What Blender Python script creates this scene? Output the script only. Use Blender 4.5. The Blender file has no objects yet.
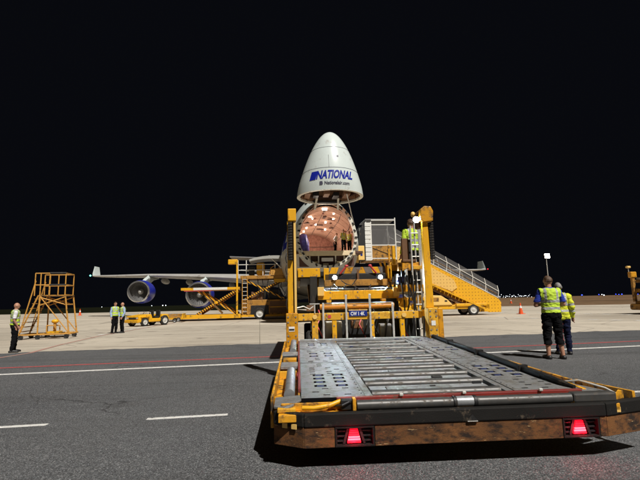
import bpy, bmesh, math, random
from math import sin, cos, pi, radians, sqrt, atan2
from mathutils import Vector, Matrix
from mathutils import noise as mnoise
random.seed(7)
S = bpy.context.scene
C = S.collection

# ------------------------------------------------------------------ camera
CAM_H = 1.42
cd = bpy.data.cameras.new('camera'); cam = bpy.data.objects.new('camera', cd); C.objects.link(cam)
cd.sensor_width = 36; cd.lens = 36*435/640; cd.clip_end = 12000; cd.clip_start = 0.05
PITCH, ROLL = radians(8.11), radians(1.35)
cam.matrix_world = Matrix.Translation((0, 0, CAM_H)) @ Matrix.Rotation(radians(90)+PITCH, 4, 'X') @ Matrix.Rotation(-ROLL, 4, 'Z')
S.camera = cam
# ------------------------------------------------------------------ night sky
w = bpy.data.worlds.new('World'); S.world = w; w.use_nodes = True
bg = w.node_tree.nodes['Background']
bg.inputs[0].default_value = (0.30, 0.34, 0.52, 1); bg.inputs[1].default_value = 0.007
# ------------------------------------------------------------------ apron floodlighting
sd = bpy.data.lights.new('sun', 'SUN'); sun = bpy.data.objects.new('sun', sd); C.objects.link(sun)
sd.energy = 4.2; sd.angle = radians(0.8); sd.color = (1.0, 0.955, 0.89)
sun.rotation_euler = Vector((-0.38, 0.60, -1.0)).to_track_quat('-Z', 'Y').to_euler()
sun.location = (20, -20, 40)
S.view_settings.view_transform = 'Standard'; S.view_settings.look = 'None'
S.view_settings.exposure = 0.25; S.view_settings.gamma = 1.0
S.render.resolution_x = 1024; S.render.resolution_y = 768

# ================================================================== materials
def mat(name, base, rough=0.5, metal=0.0, vary=0.12, scale=4.0, bump=0.0, bscale=60.0, dirt=None, dirt_amt=0.0,
        dirt_scale=3.0, emit=None, es=0.0, spec=0.5, streak=False, chip=None):
    m = bpy.data.materials.new(name); m.use_nodes = True
    nt = m.node_tree; N = nt.nodes; L = nt.links; b = N['Principled BSDF']
    b.inputs['Roughness'].default_value = rough; b.inputs['Metallic'].default_value = metal
    b.inputs['Specular IOR Level'].default_value = spec
    if emit:
        b.inputs['Emission Color'].default_value = (*emit, 1); b.inputs['Emission Strength'].default_value = es
    tc = N.new('ShaderNodeTexCoord')
    src = tc.outputs['Object']
    if streak:
        mp = N.new('ShaderNodeMapping'); mp.inputs['Scale'].default_value = streak
        L.new(src, mp.inputs[0]); src = mp.outputs[0]
    n1 = N.new('ShaderNodeTexNoise'); n1.inputs['Scale'].default_value = scale; n1.inputs['Detail'].default_value = 8
    L.new(src, n1.inputs['Vector'])
    mx = N.new('ShaderNodeMix'); mx.data_type = 'RGBA'
    lo = tuple(c*(1-vary*1.6) for c in base); hi = tuple(min(1, c*(1+vary)) for c in base)
    mx.inputs[6].default_value = (*lo, 1); mx.inputs[7].default_value = (*hi, 1)
    L.new(n1.outputs['Fac'], mx.inputs[0]); col = mx.outputs[2]
    if dirt:
        n2 = N.new('ShaderNodeTexNoise'); n2.inputs['Scale'].default_value = dirt_scale; n2.inputs['Detail'].default_value = 12
        n2.inputs['Roughness'].default_value = 0.68
        L.new(src, n2.inputs['Vector'])
        cr = N.new('ShaderNodeValToRGB')
        cr.color_ramp.elements[0].position = 0.62-0.25*dirt_amt; cr.color_ramp.elements[1].position = 0.72-0.15*dirt_amt
        L.new(n2.outputs['Fac'], cr.inputs[0])
        m2 = N.new('ShaderNodeMix'); m2.data_type = 'RGBA'; m2.inputs[7].default_value = (*dirt, 1)
        L.new(cr.outputs[0], m2.inputs[0]); L.new(col, m2.inputs[6]); col = m2.outputs[2]
        mr = N.new('ShaderNodeMapRange'); mr.inputs[3].default_value = rough; mr.inputs[4].default_value = min(1, rough+0.3)
        L.new(cr.outputs[0], mr.inputs[0]); L.new(mr.outputs[0], b.inputs['Roughness'])
    if chip:                                                 # (colour, noise scale, threshold, stretch): fine scratches and chipped spots
        mc = N.new('ShaderNodeMapping'); mc.inputs['Scale'].default_value = chip[3]; L.new(tc.outputs['Object'], mc.inputs[0])
        n4 = N.new('ShaderNodeTexNoise'); n4.inputs['Scale'].default_value = chip[1]; n4.inputs['Detail'].default_value = 5; n4.inputs['Roughness'].default_value = .75
        L.new(mc.outputs[0], n4.inputs['Vector'])
        c4 = N.new('ShaderNodeValToRGB'); c4.color_ramp.elements[0].position = chip[2]; c4.color_ramp.elements[1].position = chip[2]+.03; L.new(n4.outputs['Fac'], c4.inputs[0])
        m4 = N.new('ShaderNodeMix'); m4.data_type = 'RGBA'; m4.inputs[7].default_value = (*chip[0], 1)
        L.new(c4.outputs[0], m4.inputs[0]); L.new(col, m4.inputs[6]); col = m4.outputs[2]
    L.new(col, b.inputs['Base Color'])
    if bump:
        n3 = N.new('ShaderNodeTexNoise'); n3.inputs['Scale'].default_value = bscale; n3.inputs['Detail'].default_value = 6
        L.new(src, n3.inputs['Vector'])
        bp = N.new('ShaderNodeBump'); bp.inputs['Strength'].default_value = bump; bp.inputs['Distance'].default_value = 0.01
        L.new(n3.outputs['Fac'], bp.inputs['Height']); L.new(bp.outputs[0], b.inputs['Normal'])
    return m

GRIME = (0.035, 0.025, 0.016)
Y = dict(
 yellow=mat('yellow_paint', (0.82, 0.41, 0.010), 0.42, vary=.16, scale=2.5, dirt=(.30, .13, .02), dirt_amt=.30, dirt_scale=10, bump=.12, bscale=20, streak=(1, 1, .35), chip=((.05, .03, .02), 22, .685, (1, 1, .6))),
 yellow_b=mat('faded_yellow_paint', (0.74, 0.39, 0.022), 0.55, vary=.2, scale=3, dirt=(.25, .11, .02), dirt_amt=.42, dirt_scale=7, bump=.12, bscale=20, chip=((.04, .025, .02), 18, .67, (1, 1, .6))),
 yellow_c=mat('greasy_yellow_paint', (0.66, 0.30, 0.012), 0.38, vary=.25, scale=4, dirt=GRIME, dirt_amt=.40, dirt_scale=6, bump=.12, bscale=20),
 yellow_worn=mat('worn_yellow_paint', (0.74, 0.34, 0.014), 0.5, vary=.2, scale=7, dirt=GRIME, dirt_amt=.62, dirt_scale=9, bump=.25, bscale=40),
 yellow_far=mat('yellow_vehicle_paint', (0.80, 0.41, 0.010), 0.45, vary=.15, scale=1.2, dirt=GRIME, dirt_amt=.3, dirt_scale=2.0),
 yellow_dim=mat('dull_yellow_paint', (0.44, 0.21, 0.03), 0.6, vary=.25, scale=2.2, dirt=GRIME, dirt_amt=.55, dirt_scale=3),  # darker, browner yellow with grime patches
 pale_yellow=mat('pale_yellow_paint', (0.85, 0.55, 0.16), 0.5, vary=.1, scale=2),
 orange=mat('orange_tube_paint', (0.62, 0.25, 0.025), 0.4, vary=.15, dirt=GRIME, dirt_amt=.2, dirt_scale=8),
 rust=mat('rusty_bumper_steel', (0.19, 0.075, 0.018), 0.8, vary=.6, scale=5, dirt=(0.022, 0.012, 0.007), dirt_amt=.72, dirt_scale=15, bump=.25, bscale=120, streak=(.5, 1, 1), chip=((.46, .30, .14), 16, .63, (.35, 1, 2.2))),
 rubber=mat('black_rubber', (0.011, 0.010, 0.009), 0.75, spec=.25, vary=.3, dirt=(0.11, 0.085, 0.06), dirt_amt=.12, dirt_scale=6, bump=.2, bscale=80),
 black=mat('black_machinery', (0.013, 0.013, 0.014), 0.55, vary=.4, scale=5, dirt=(0.07, 0.055, 0.04), dirt_amt=.2, dirt_scale=6),
 void=mat('dark_hole_shade', (0.004, 0.004, 0.005), .8, vary=.3, spec=.1),  # near-black colour paints shade into the deck openings
 hose=mat('hydraulic_hose', (0.02, 0.02, 0.022), 0.4, vary=.3),
 steel=mat('scuffed_steel', (0.30, 0.31, 0.32), 0.42, .4, vary=.22, scale=9, dirt=(0.10, 0.085, 0.07), dirt_amt=.28, dirt_scale=11, bump=.12, bscale=45),
 plate=mat('worn_deck_plate', (0.185, 0.187, 0.185), 0.55, .12, vary=.28, scale=6, dirt=(0.12, 0.10, 0.08), dirt_amt=.5, dirt_scale=13, bump=.12, bscale=70, chip=((.34, .34, .34), 9, .62, (.35, 3.0, 1))),
 slat=mat('bright_deck_slat', (0.30, 0.31, 0.32), 0.55, .2, vary=.2, scale=8, dirt=(0.16, 0.14, 0.12), dirt_amt=.25, dirt_scale=14, bump=.1, bscale=50),
 roller=mat('dark_roller_steel', (0.075, 0.073, 0.07), 0.42, .35, vary=.25, scale=14, dirt=(0.08, 0.065, 0.05), dirt_amt=.35, dirt_scale=18),
 red=mat('dark_red_paint', (0.20, 0.018, 0.014), 0.5, vary=.25, dirt=(0.10, 0.05, 0.03), dirt_amt=.35, dirt_scale=12),
 redhandle=mat('red_handle_paint', (0.55, 0.06, 0.07), 0.45),
 blue=mat('blue_wheel_plastic', (0.010, 0.018, 0.085), 0.4, vary=.3, scale=20),
 galv=mat('galvanised_rod', (0.62, 0.61, 0.57), 0.45, .3, vary=.15, scale=12, dirt=(0.2, 0.17, 0.12), dirt_amt=.2, dirt_scale=20),
 grey=mat('grey_enclosure_paint', (0.22, 0.22, 0.23), 0.5, vary=.15),
 grey_hatch=mat('grey_stripe_paint', (0.16, 0.14, 0.13), 0.55, vary=.2),
 brown=mat('brown_steel_and_shade', (0.16, 0.075, 0.03), 0.6, vary=.3),  # brown steel parts; also the mast head's painted shadow side
 sign_blue=mat('blue_sign_enamel', (0.012, 0.03, 0.22), 0.35, vary=.05),
 white=mat('white_sign_paint', (0.8, 0.8, 0.78), 0.5, vary=.05),
 tyre=mat('tyre_rubber', (0.016, 0.015, 0.014), 0.8, vary=.3, dirt=(0.08, 0.065, 0.05), dirt_amt=.3, dirt_scale=8),
 rim=mat('wheel_rim_paint', (0.55, 0.54, 0.50), 0.45, vary=.15),
 hull=mat('aircraft_white_paint', (0.63, 0.70, 0.68), 0.30, vary=.06, scale=1.1, dirt=(0.42, 0.42, 0.39), dirt_amt=.10, dirt_scale=1.5),
 hull_grey=mat('aircraft_grey_belly', (0.40, 0.40, 0.37), 0.42, vary=.12, scale=.9, dirt=(0.22, 0.2, 0.17), dirt_amt=.25, dirt_scale=1.4),
 livery=mat('livery_blue', (0.010, 0.022, 0.34), 0.35, vary=.05),
 livery_grey=mat('livery_grey_text', (0.09, 0.09, 0.13), 0.4, vary=.05),
 liner=mat('hold_liner', (0.52, 0.31, 0.22), 1.0, spec=0, vary=.18, scale=2.2, dirt=(0.30, 0.15, 0.10), dirt_amt=.25, dirt_scale=3.5, bump=.2, bscale=12),
 net=mat('cargo_net_wrap', (0.40, 0.19, 0.14), .9, vary=.5, scale=5, dirt=(.55, .35, .26), dirt_amt=.2, dirt_scale=6, spec=.1),
 liner_dark=mat('hold_dark_fitting', (0.10, 0.045, 0.03), 0.7, vary=.3),
 insul=mat('visor_lining', (0.30, 0.15, 0.075), 0.7, vary=.5, scale=4, bump=.6, bscale=9),
 rimring=mat('door_frame_primer', (0.76, 0.74, 0.64), 0.5, vary=.2, scale=3, dirt=(0.06, 0.05, 0.04), dirt_amt=.3, dirt_scale=7),
 sill=mat('cargo_floor_edge', (0.80, 0.66, 0.42), 0.55, vary=.15),
 wing=mat('wing_grey_paint', (0.43, 0.42, 0.40), 0.42, vary=.15, scale=.7, dirt=(0.22, 0.2, 0.18), dirt_amt=.25, dirt_scale=.8),
 metal=mat('polished_lip', (0.66, 0.66, 0.66), 0.25, .9, vary=.08),
 fan=mat('fan_blade_titanium', (0.34, 0.34, 0.34), 0.4, .5, vary=.2),
 duct=mat('inlet_duct', (0.16, 0.155, 0.15), 0.5, .3, vary=.2),
 stand_paint=mat('faded_orange_yellow_paint', (0.58, 0.29, 0.05), 0.55, vary=.2, scale=3, dirt=GRIME, dirt_amt=.3, dirt_scale=5),
 conc_white=mat('white_metal_paint', (0.74, 0.73, 0.69), 0.45, vary=.1, dirt=(0.3, 0.26, 0.2), dirt_amt=.15, dirt_scale=4),
 skin=mat('skin', (0.44, 0.22, 0.14), 0.55, vary=.1, scale=12),
 hivis=mat('hi_vis_fabric', (0.52, 0.72, 0.045), 0.75, vary=.12, scale=9, bump=.4, bscale=22),
 hivis_y=mat('hi_vis_jacket_fabric', (0.66, 0.70, 0.03), 0.75, vary=.14, scale=9, bump=.4, bscale=18),
 tape=mat('reflective_tape', (0.42, 0.43, 0.42), 0.4, vary=.1),
 shirt_white=mat('white_shirt_cotton', (0.72, 0.72, 0.74), 0.85, vary=.08, scale=14, bump=.4, bscale=16),
 shirt_blue=mat('royal_blue_shirt', (0.02, 0.05, 0.42), 0.85, vary=.15, scale=14, bump=.4, bscale=16),
 shirt_pale=mat('pale_blue_shirt', (0.32, 0.42, 0.62), 0.85, vary=.1, scale=14),
 trousers=mat('black_trousers', (0.007, 0.007, 0.008), 0.95, spec=.12, vary=.4, scale=16, bump=.6, bscale=14),
 trousers_navy=mat('navy_trousers', (0.009, 0.012, 0.035), 0.95, spec=.12, vary=.3, scale=16, bump=.6, bscale=14),
 shoe=mat('black_shoe_leather', (0.012, 0.011, 0.011), 0.5),
 hair_brown=mat('brown_hair', (0.09, 0.045, 0.022), 0.6, vary=.35, scale=60, bump=.5, bscale=120),
 hair_grey=mat('grey_hair', (0.26, 0.25, 0.24), 0.6, vary=.3, scale=60, bump=.5, bscale=120),
 cone=mat('cone_orange_plastic', (0.75, 0.10, 0.02), 0.5, vary=.1),
 lamp=mat('lit_led', (0.9, 0.95, 1), 0.3, emit=(0.80, 0.93, 1.0), es=40),
 lampw=mat('lit_warm_lamp', (1, 0.95, 0.85), 0.3, emit=(1.0, 0.93, 0.78), es=7),
 lamp_mast=mat('lit_mast_flood', (1, 0.95, 0.85), 0.3, emit=(1.0, 0.95, 0.84), es=60),
 lamp_far=mat('lit_far_lamp', (1, 1, 1), 0.3, emit=(0.86, 0.93, 1.0), es=3.0),
 lamp_blue=mat('lit_blue_taxi_light', (.1, .15, 1), 0.3, emit=(0.03, 0.06, 1.0), es=4.0),
 lamp_red=mat('lit_red_lens', (0.8, 0.02, 0.04), 0.3, emit=(1.0, 0.008, 0.03), es=.75),
 lamp_redhot=mat('lit_red_bulb', (1, 0.3, 0.3), 0.3, emit=(1.0, 0.05, 0.10), es=1.7),
 lamp_green=mat('lit_green_nav', (0, 1, .6), 0.3, emit=(0.1, 1.0, 0.8), es=10),
)
def stripes(name, a, b, freq, axis='X'):
    m = bpy.data.materials.new(name); m.use_nodes = True; nt = m.node_tree; N = nt.nodes; L = nt.links
    bs = N['Principled BSDF']; bs.inputs['Roughness'].default_value = .5
    tc = N.new('ShaderNodeTexCoord'); wv = N.new('ShaderNodeTexWave'); wv.bands_direction = 'DIAGONAL'
    wv.inputs['Scale'].default_value = freq
    L.new(tc.outputs['Object'], wv.inputs['Vector'])
    cr = N.new('ShaderNodeValToRGB'); cr.color_ramp.interpolation = 'CONSTANT'
    cr.color_ramp.elements[0].color = (*a, 1); cr.color_ramp.elements[1].color = (*b, 1); cr.color_ramp.elements[1].position = .5
    L.new(wv.outputs['Fac'], cr.inputs[0]); L.new(cr.outputs[0], bs.inputs['Base Color'])
    return m
Y['hazard'] = stripes('hazard_stripe_paint', (0.02, 0.016, 0.012), (0.76, 0.36, 0.015), 2.2)
def pane_mat():
    m = bpy.data.materials.new('smoky_plastic_pane'); m.use_nodes = True
    b = m.node_tree.nodes['Principled BSDF']; b.inputs['Base Color'].default_value = (0.15, 0.145, 0.145, 1)
    b.inputs['Roughness'].default_value = .35; b.inputs['Alpha'].default_value = .55
    return m
Y['pane'] = pane_mat()
def perforated(name, base, hole, sc):
    m = mat(name, base, .5, vary=.1, scale=2); nt = m.node_tree; N = nt.nodes; L = nt.links; b = N['Principled BSDF']
    col = b.inputs['Base Color'].links[0].from_socket
    tc = N.new('ShaderNodeTexCoord'); v = N.new('ShaderNodeTexVoronoi'); v.inputs['Randomness'].default_value = 0; v.inputs['Scale'].default_value = sc
    sx = N.new('ShaderNodeSeparateXYZ'); cx = N.new('ShaderNodeCombineXYZ'); L.new(tc.outputs['Object'], sx.inputs[0]); L.new(sx.outputs[0], cx.inputs[0]); L.new(sx.outputs[2], cx.inputs[1])
    v.voronoi_dimensions = '2D'; L.new(cx.outputs[0], v.inputs['Vector'])
    lt = N.new('ShaderNodeMath'); lt.operation = 'LESS_THAN'; lt.inputs[1].default_value = .15; L.new(v.outputs['Distance'], lt.inputs[0])
    mx = N.new('ShaderNodeMix'); mx.data_type = 'RGBA'; mx.inputs[7].default_value = (*hole, 1)
    L.new(lt.outputs[0], mx.inputs[0]); L.new(col, mx.inputs[6]); L.new(mx.outputs[2], b.inputs['Base Color'])
    return m
Y['perf'] = perforated('perforated_yellow_panel', (0.80, 0.41, 0.012), (0.30, 0.14, 0.01), 3.6)
Y['perf_pale'] = perforated('perforated_pale_panel', (0.80, 0.50, 0.14), (0.40, 0.22, 0.06), 3.6)

def ground_mat(kind):
    m = bpy.data.materials.new(kind); m.use_nodes = True; nt = m.node_tree; N = nt.nodes; L = nt.links
    b = N['Principled BSDF']; tc = N.new('ShaderNodeTexCoord'); P = tc.outputs['Object']
    def noise(sc, det=8, rough=.6, src=P):
        n = N.new('ShaderNodeTexNoise'); n.inputs['Scale'].default_value = sc; n.inputs['Detail'].default_value = det
        n.inputs['Roughness'].default_value = rough; L.new(src, n.inputs['Vector']); return n.outputs['Fac']
    def ramp(f, stops):
        cr = N.new('ShaderNodeValToRGB'); e = cr.color_ramp.elements
        while len(e) < len(stops): e.new(.5)
        for i, (p, c) in enumerate(stops): e[i].position = p; e[i].color = (*c, 1) if len(c) == 3 else c
        L.new(f, cr.inputs[0]); return cr.outputs[0]
    def mix(f, a, c2, mode='MIX'):
        x = N.new('ShaderNodeMix'); x.data_type = 'RGBA'; x.blend_type = mode
        for i, v in ((0, f), (6, a), (7, c2)):
            if hasattr(v, 'is_linked'): L.new(v, x.inputs[i])
            else: x.inputs[i].default_value = v if i == 0 else (*v, 1)
        return x.outputs[2]
    if kind == 'asphalt':
        big = ramp(noise(.22, 6), [(.3, (.068, .071, .076)), (.7, (.100, .102, .105))])
        grain = ramp(noise(80, 2, .75), [(.34, (.18, .18, .18)), (.50, (.95, .95, .95)), (.60, (1.7, 1.68, 1.65)), (.70, (4.2, 4.1, 3.9))])
        c = mix(1.0, big, grain, 'MULTIPLY')
        vor = N.new('ShaderNodeTexVoronoi'); vor.inputs['Scale'].default_value = 34; L.new(P, vor.inputs['Vector'])
        spk = ramp(vor.outputs['Distance'], [(.0, (1, 1, 1)), (.16, (1, 1, 1)), (.22, (0, 0, 0))])
        sel = ramp(vor.outputs['Color'], [(.60, (0, 0, 0)), (.66, (.8, .8, .8))])
        c = mix(mix(1.0, spk, sel, 'MULTIPLY'), c, (.33, .32, .30))
        stain = ramp(noise(.55, 5, .55), [(.62, (0, 0, 0)), (.78, (.6, .6, .6))])
        c = mix(stain, c, (.028, .025, .021))
        mp = N.new('ShaderNodeMapping'); mp.inputs['Rotation'].default_value = (0, 0, radians(-9)); mp.inputs['Scale'].default_value = (.10, 1.6, 1); L.new(P, mp.inputs[0])
        trk = ramp(noise(1.0, 5, .55, mp.outputs[0]), [(.52, (0, 0, 0)), (.70, (.45, .45, .45))])
        c = mix(trk, c, (.030, .029, .028))
        pv = N.new('ShaderNodeTexVoronoi'); pv.feature = 'DISTANCE_TO_EDGE'; pv.inputs['Scale'].default_value = .33
        dn = N.new('ShaderNodeTexNoise'); dn.inputs['Scale'].default_value = 1.3; dn.inputs['Detail'].default_value = 6; L.new(P, dn.inputs['Vector'])
        va = N.new('ShaderNodeVectorMath'); va.operation = 'MULTIPLY_ADD'; va.inputs[1].default_value = (.9, .9, .9); L.new(dn.outputs['Color'], va.inputs[0]); L.new(P, va.inputs[2]); L.new(va.outputs[0], pv.inputs['Vector'])
        crk = ramp(pv.outputs['Distance'], [(.0, (1, 1, 1)), (.0035, (1, 1, 1)), (.006, (0, 0, 0))])
        gate = ramp(noise(.35, 2), [(.50, (0, 0, 0)), (.58, (.8, .8, .8))])
        c = mix(mix(1.0, crk, gate, 'MULTIPLY'), c, (.016, .016, .016))
        L.new(c, b.inputs['Base Color']); b.inputs['Roughness'].default_value = .72
        bp = N.new('ShaderNodeBump'); bp.inputs['Strength'].default_value = .9; bp.inputs['Distance'].default_value = .008
        L.new(noise(70, 4, .7), bp.inputs['Height']); L.new(bp.outputs[0], b.inputs['Normal'])
    elif kind == 'concrete':
        c = ramp(noise(.12, 8), [(.28, (.32, .275, .215)), (.55, (.50, .445, .36)), (.75, (.56, .50, .41))])
        c = mix(ramp(noise(1.1, 10, .7), [(.56, (0, 0, 0)), (.74, (.55, .55, .55))]), c, (.20, .17, .13))
        c = mix(1.0, c, ramp(noise(28, 4), [(.3, (.82, .82, .82)), (.7, (1.12, 1.12, 1.12))]), 'MULTIPLY')
        mp = N.new('ShaderNodeMapping'); mp.inputs['Rotation'].default_value = (0, 0, radians(-8)); L.new(P, mp.inputs[0])
        br = N.new('ShaderNodeTexBrick'); br.offset = 0; br.inputs['Scale'].default_value = 1; br.inputs['Mortar Size'].default_value = .012
        br.inputs['Brick Width'].default_value = 7.5; br.inputs['Row Height'].default_value = 7.5; br.inputs['Mortar Smooth'].default_value = .1
        L.new(mp.outputs[0], br.inputs['Vector'])
        c = mix(br.outputs['Fac'], c, (.15, .13, .10))
        tone = ramp(br.outputs['Color'], [(0, (.86, .86, .86)), (1, (1.08, 1.08, 1.08))]); c = mix(1.0, c, tone, 'MULTIPLY')
        br.inputs['Color1'].default_value = (0, 0, 0, 1); br.inputs['Color2'].default_value = (1, 1, 1, 1)
        oil = ramp(noise(.7, 3, .5), [(.64, (0, 0, 0)), (.72, (.65, .65, .65))]); c = mix(oil, c, (.12, .10, .08))
        m3 = N.new('ShaderNodeMapping'); m3.inputs['Rotation'].default_value = (0, 0, radians(-12)); m3.inputs['Scale'].default_value = (.05, 1.1, 1); L.new(P, m3.inputs[0])
        tr = ramp(noise(1.0, 4, .5, m3.outputs[0]), [(.54, (0, 0, 0)), (.68, (.55, .55, .55))]); c = mix(tr, c, (.19, .165, .13))
        pv = N.new('ShaderNodeTexVoronoi'); pv.feature = 'DISTANCE_TO_EDGE'; pv.inputs['Scale'].default_value = .16; L.new(P, pv.inputs['Vector'])
        crk = ramp(pv.outputs['Distance'], [(.0, (1, 1, 1)), (.002, (1, 1, 1)), (.004, (0, 0, 0))]); c = mix(crk, c, (.13, .11, .09))
        L.new(c, b.inputs['Base Color']); b.inputs['Roughness'].default_value = .85
    else:
        c = ramp(noise(.03, 8), [(.3, (.10, .062, .036)), (.7, (.20, .125, .072))])
        c = mix(ramp(noise(.4, 6), [(.45, (0, 0, 0)), (.65, (.7, .7, .7))]), c, (.07, .05, .026))
        L.new(c, b.inputs['Base Color']); b.inputs['Roughness'].default_value = .95; b.inputs['Specular IOR Level'].default_value = .05
    return m
Y['paint_white'] = mat('worn_white_road_paint', (.66, .65, .62), .7, vary=.1, dirt=(.10, .10, .10), dirt_amt=.34, dirt_scale=14)
Y['paint_red'] = mat('worn_red_road_paint', (.45, .075, .075), .7, vary=.15, dirt=(.10, .07, .065), dirt_amt=.42, dirt_scale=14)
Y['paint_red_pale'] = mat('faded_red_road_paint', (.42, .22, .18), .8, vary=.15, dirt=(.33, .28, .22), dirt_amt=.5, dirt_scale=3)

# ================================================================== mesh helpers
PAINT = random.Random(12)
class M:
    def __init__(s, off=(0, 0, 0)): s.v = []; s.f = []; s.o = Vector(off)
    def add(s, vs, fs):
        n = len(s.v); s.v += [tuple(Vector(p)+s.o) for p in vs]; s.f += [tuple(i+n for i in f) for f in fs]; return s
    def box(s, x0, x1, y0, y1, z0, z1):
        vs = [(x, y, z) for z in (z0, z1) for y in (y0, y1) for x in (x0, x1)]
        return s.add(vs, [(0, 2, 3, 1), (4, 5, 7, 6), (0, 1, 5, 4), (2, 6, 7, 3), (0, 4, 6, 2), (1, 3, 7, 5)])
    def bar(s, p, q, w, h=None, up=(0, 0, 1)):
        h = h or w; p = Vector(p); q = Vector(q); d = (q-p).normalized(); u = Vector(up)
        if abs(d.dot(u)) > .98: u = Vector((0, 1, 0))
        r = d.cross(u).normalized()*w/2; t = r.cross(d).normalized()*h/2
        vs = [p-r-t, p+r-t, p+r+t, p-r+t, q-r-t, q+r-t, q+r+t, q-r+t]
        return s.add(vs, [(0, 1, 2, 3), (7, 6, 5, 4), (0, 4, 5, 1), (1, 5, 6, 2), (2, 6, 7, 3), (3, 7, 4, 0)])
    def tube(s, p, q, r, n=12, r2=None):
        return s.path([p, q], r, n, r2)
    def path(s, pts, r, n=10, r2=None):
        pts = [Vector(p) for p in pts]; rings = []; m = len(pts)
        ref = None
        for i, p in enumerate(pts):
            d = (pts[min(i+1, m-1)]-pts[max(i-1, 0)]).normalized()
            if ref is None:
                ref = Vector((0, 0, 1)) if abs(d.z) < .9 else Vector((0, 1, 0))
            a = d.cross(ref).normalized(); b = a.cross(d).normalized(); ref = b
            rr = r if r2 is None else r+(r2-r)*i/(m-1)
            rings.append([p+a*rr*cos(2*pi*k/n)+b*rr*sin(2*pi*k/n) for k in range(n)])
        return s.loft(rings)
    def loft(s, rings, cap=True, closed=True):
        n = len(rings[0]); vs = [p for r in rings for p in r]; fs = []
        for i in range(len(rings)-1):
            for k in range(n if closed else n-1):
                k2 = (k+1) % n; fs.append((i*n+k, i*n+k2, (i+1)*n+k2, (i+1)*n+k))
        if cap:
            fs.append(tuple(range(n))[::-1]); fs.append(tuple((len(rings)-1)*n+k for k in range(n)))
        return s.add(vs, fs)
    def extrude(s, poly, vec):
        n = len(poly); vec = Vector(vec); vs = [Vector(p) for p in poly]+[Vector(p)+vec for p in poly]
        fs = [tuple(range(n))[::-1], tuple(range(n, 2*n))]+[(k, (k+1) % n, (k+1) % n+n, k+n) for k in range(n)]
        return s.add(vs, fs)
    def lathe(s, prof, org, axis, n=24, closed=False):
        org = Vector(org); d = Vector(axis).normalized(); a = d.orthogonal().normalized(); b = d.cross(a)
        rings = [[org+d*t+(a*cos(2*pi*k/n)+b*sin(2*pi*k/n))*r for k in range(n)] for t, r in prof]
        if closed: rings.append(rings[0])
        return s.loft(rings, cap=False)
    def ball(s, c, rx, ry, rz, n=16, m=10):
        c = Vector(c); rings = []
        for i in range(m+1):
            t = -pi/2+pi*i/m; cc = max(cos(t), .02)
            rings.append([c+Vector((rx*cc*cos(2*pi*k/n), ry*cc*sin(2*pi*k/n), rz*sin(t))) for k in range(n)])
        return s.loft(rings)
    def mesh(s, name):
        me = bpy.data.meshes.new(name); me.from_pydata(s.v, [], s.f); me.update()
        bm = bmesh.new(); bm.from_mesh(me); bmesh.ops.recalc_face_normals(bm, faces=bm.faces); bm.to_mesh(me); bm.free()
        return me
    def build(s, name, material, parent=None, smooth=False, bevel=0, loc=None, rot=None):
        if material == 'yellow': material = PAINT.choice(('yellow', 'yellow', 'yellow_b', 'yellow_c'))
        me = s.mesh(name); me.materials.append(Y[material] if isinstance(material, str) else material)
        return link(name, me, parent, smooth, bevel, loc, rot)
def link(name, me, parent=None, smooth=False, bevel=0, loc=None, rot=None):
    o = bpy.data.objects.new(name, me); C.objects.link(o)
    if smooth:
        for p in me.polygons: p.use_smooth = True
        try: me.set_sharp_from_angle(angle=radians(40))
        except Exception: pass
    if bevel:
        md = o.modifiers.new('bevel', 'BEVEL'); md.width = bevel; md.segments = 2; md.limit_method = 'ANGLE'; md.angle_limit = radians(40)
    if parent: o.parent = parent
    if loc: o.location = loc
    if rot: o.rotation_euler = rot
    return o
def copy_part(o, parent, loc=None, rot=None, name=None):
    c = o.copy(); C.objects.link(c); c.parent = parent
    if loc is not None: c.location = loc
    if rot is not None: c.rotation_euler = rot
    return c
def tag(o, label, cat, group=None):
    o['label'] = label; o['category'] = cat
    if group: o['group'] = group
    return o
def thing(name, label, cat, loc=(0, 0, 0), rz=0, group=None):
    o = bpy.data.objects.new(name, None); C.objects.link(o); o.location = loc; o.rotation_euler = (0, 0, rz)
    o.empty_display_size = .3
    return tag(o, label, cat, group)
def struct(o): o['kind'] = 'structure'; return o
def copy_tree(o, parent=None):
    c = o.copy(); C.objects.link(c); c.parent = parent
    for ch in list(o.children): copy_tree(ch, c)
    return c
def spot(name, parent, loc, target, power, size=.05, angle=120, color=(1, 1, 1)):
    ld = bpy.data.lights.new(name, 'SPOT'); ld.energy = power; ld.shadow_soft_size = size; ld.spot_size = radians(angle); ld.spot_blend = .6; ld.color = color
    o = bpy.data.objects.new(name, ld); C.objects.link(o); o.parent = parent; o.location = loc
    o.rotation_euler = (Vector(target)-Vector(loc)).to_track_quat('-Z', 'Y').to_euler(); return o
def point(name, parent, loc, power, size=.05, color=(1, 1, 1)):
    ld = bpy.data.lights.new(name, 'POINT'); ld.energy = power; ld.shadow_soft_size = size; ld.color = color
    o = bpy.data.objects.new(name, ld); C.objects.link(o); o.parent = parent; o.location = loc; return o
def text_mesh(txt, size, shear=0., bold=0., res=3):
    cu = bpy.data.curves.new('lettering', 'FONT'); cu.body = txt; cu.size = size; cu.shear = shear; cu.offset = bold; cu.resolution_u = res
    cu.align_x = 'LEFT'
    o = bpy.data.objects.new('lettering', cu); C.objects.link(o); dg = bpy.context.evaluated_depsgraph_get(); dg.update()
    me = bpy.data.meshes.new_from_object(o.evaluated_get(dg)); bpy.data.objects.remove(o); bpy.data.curves.remove(cu)
    return me
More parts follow.
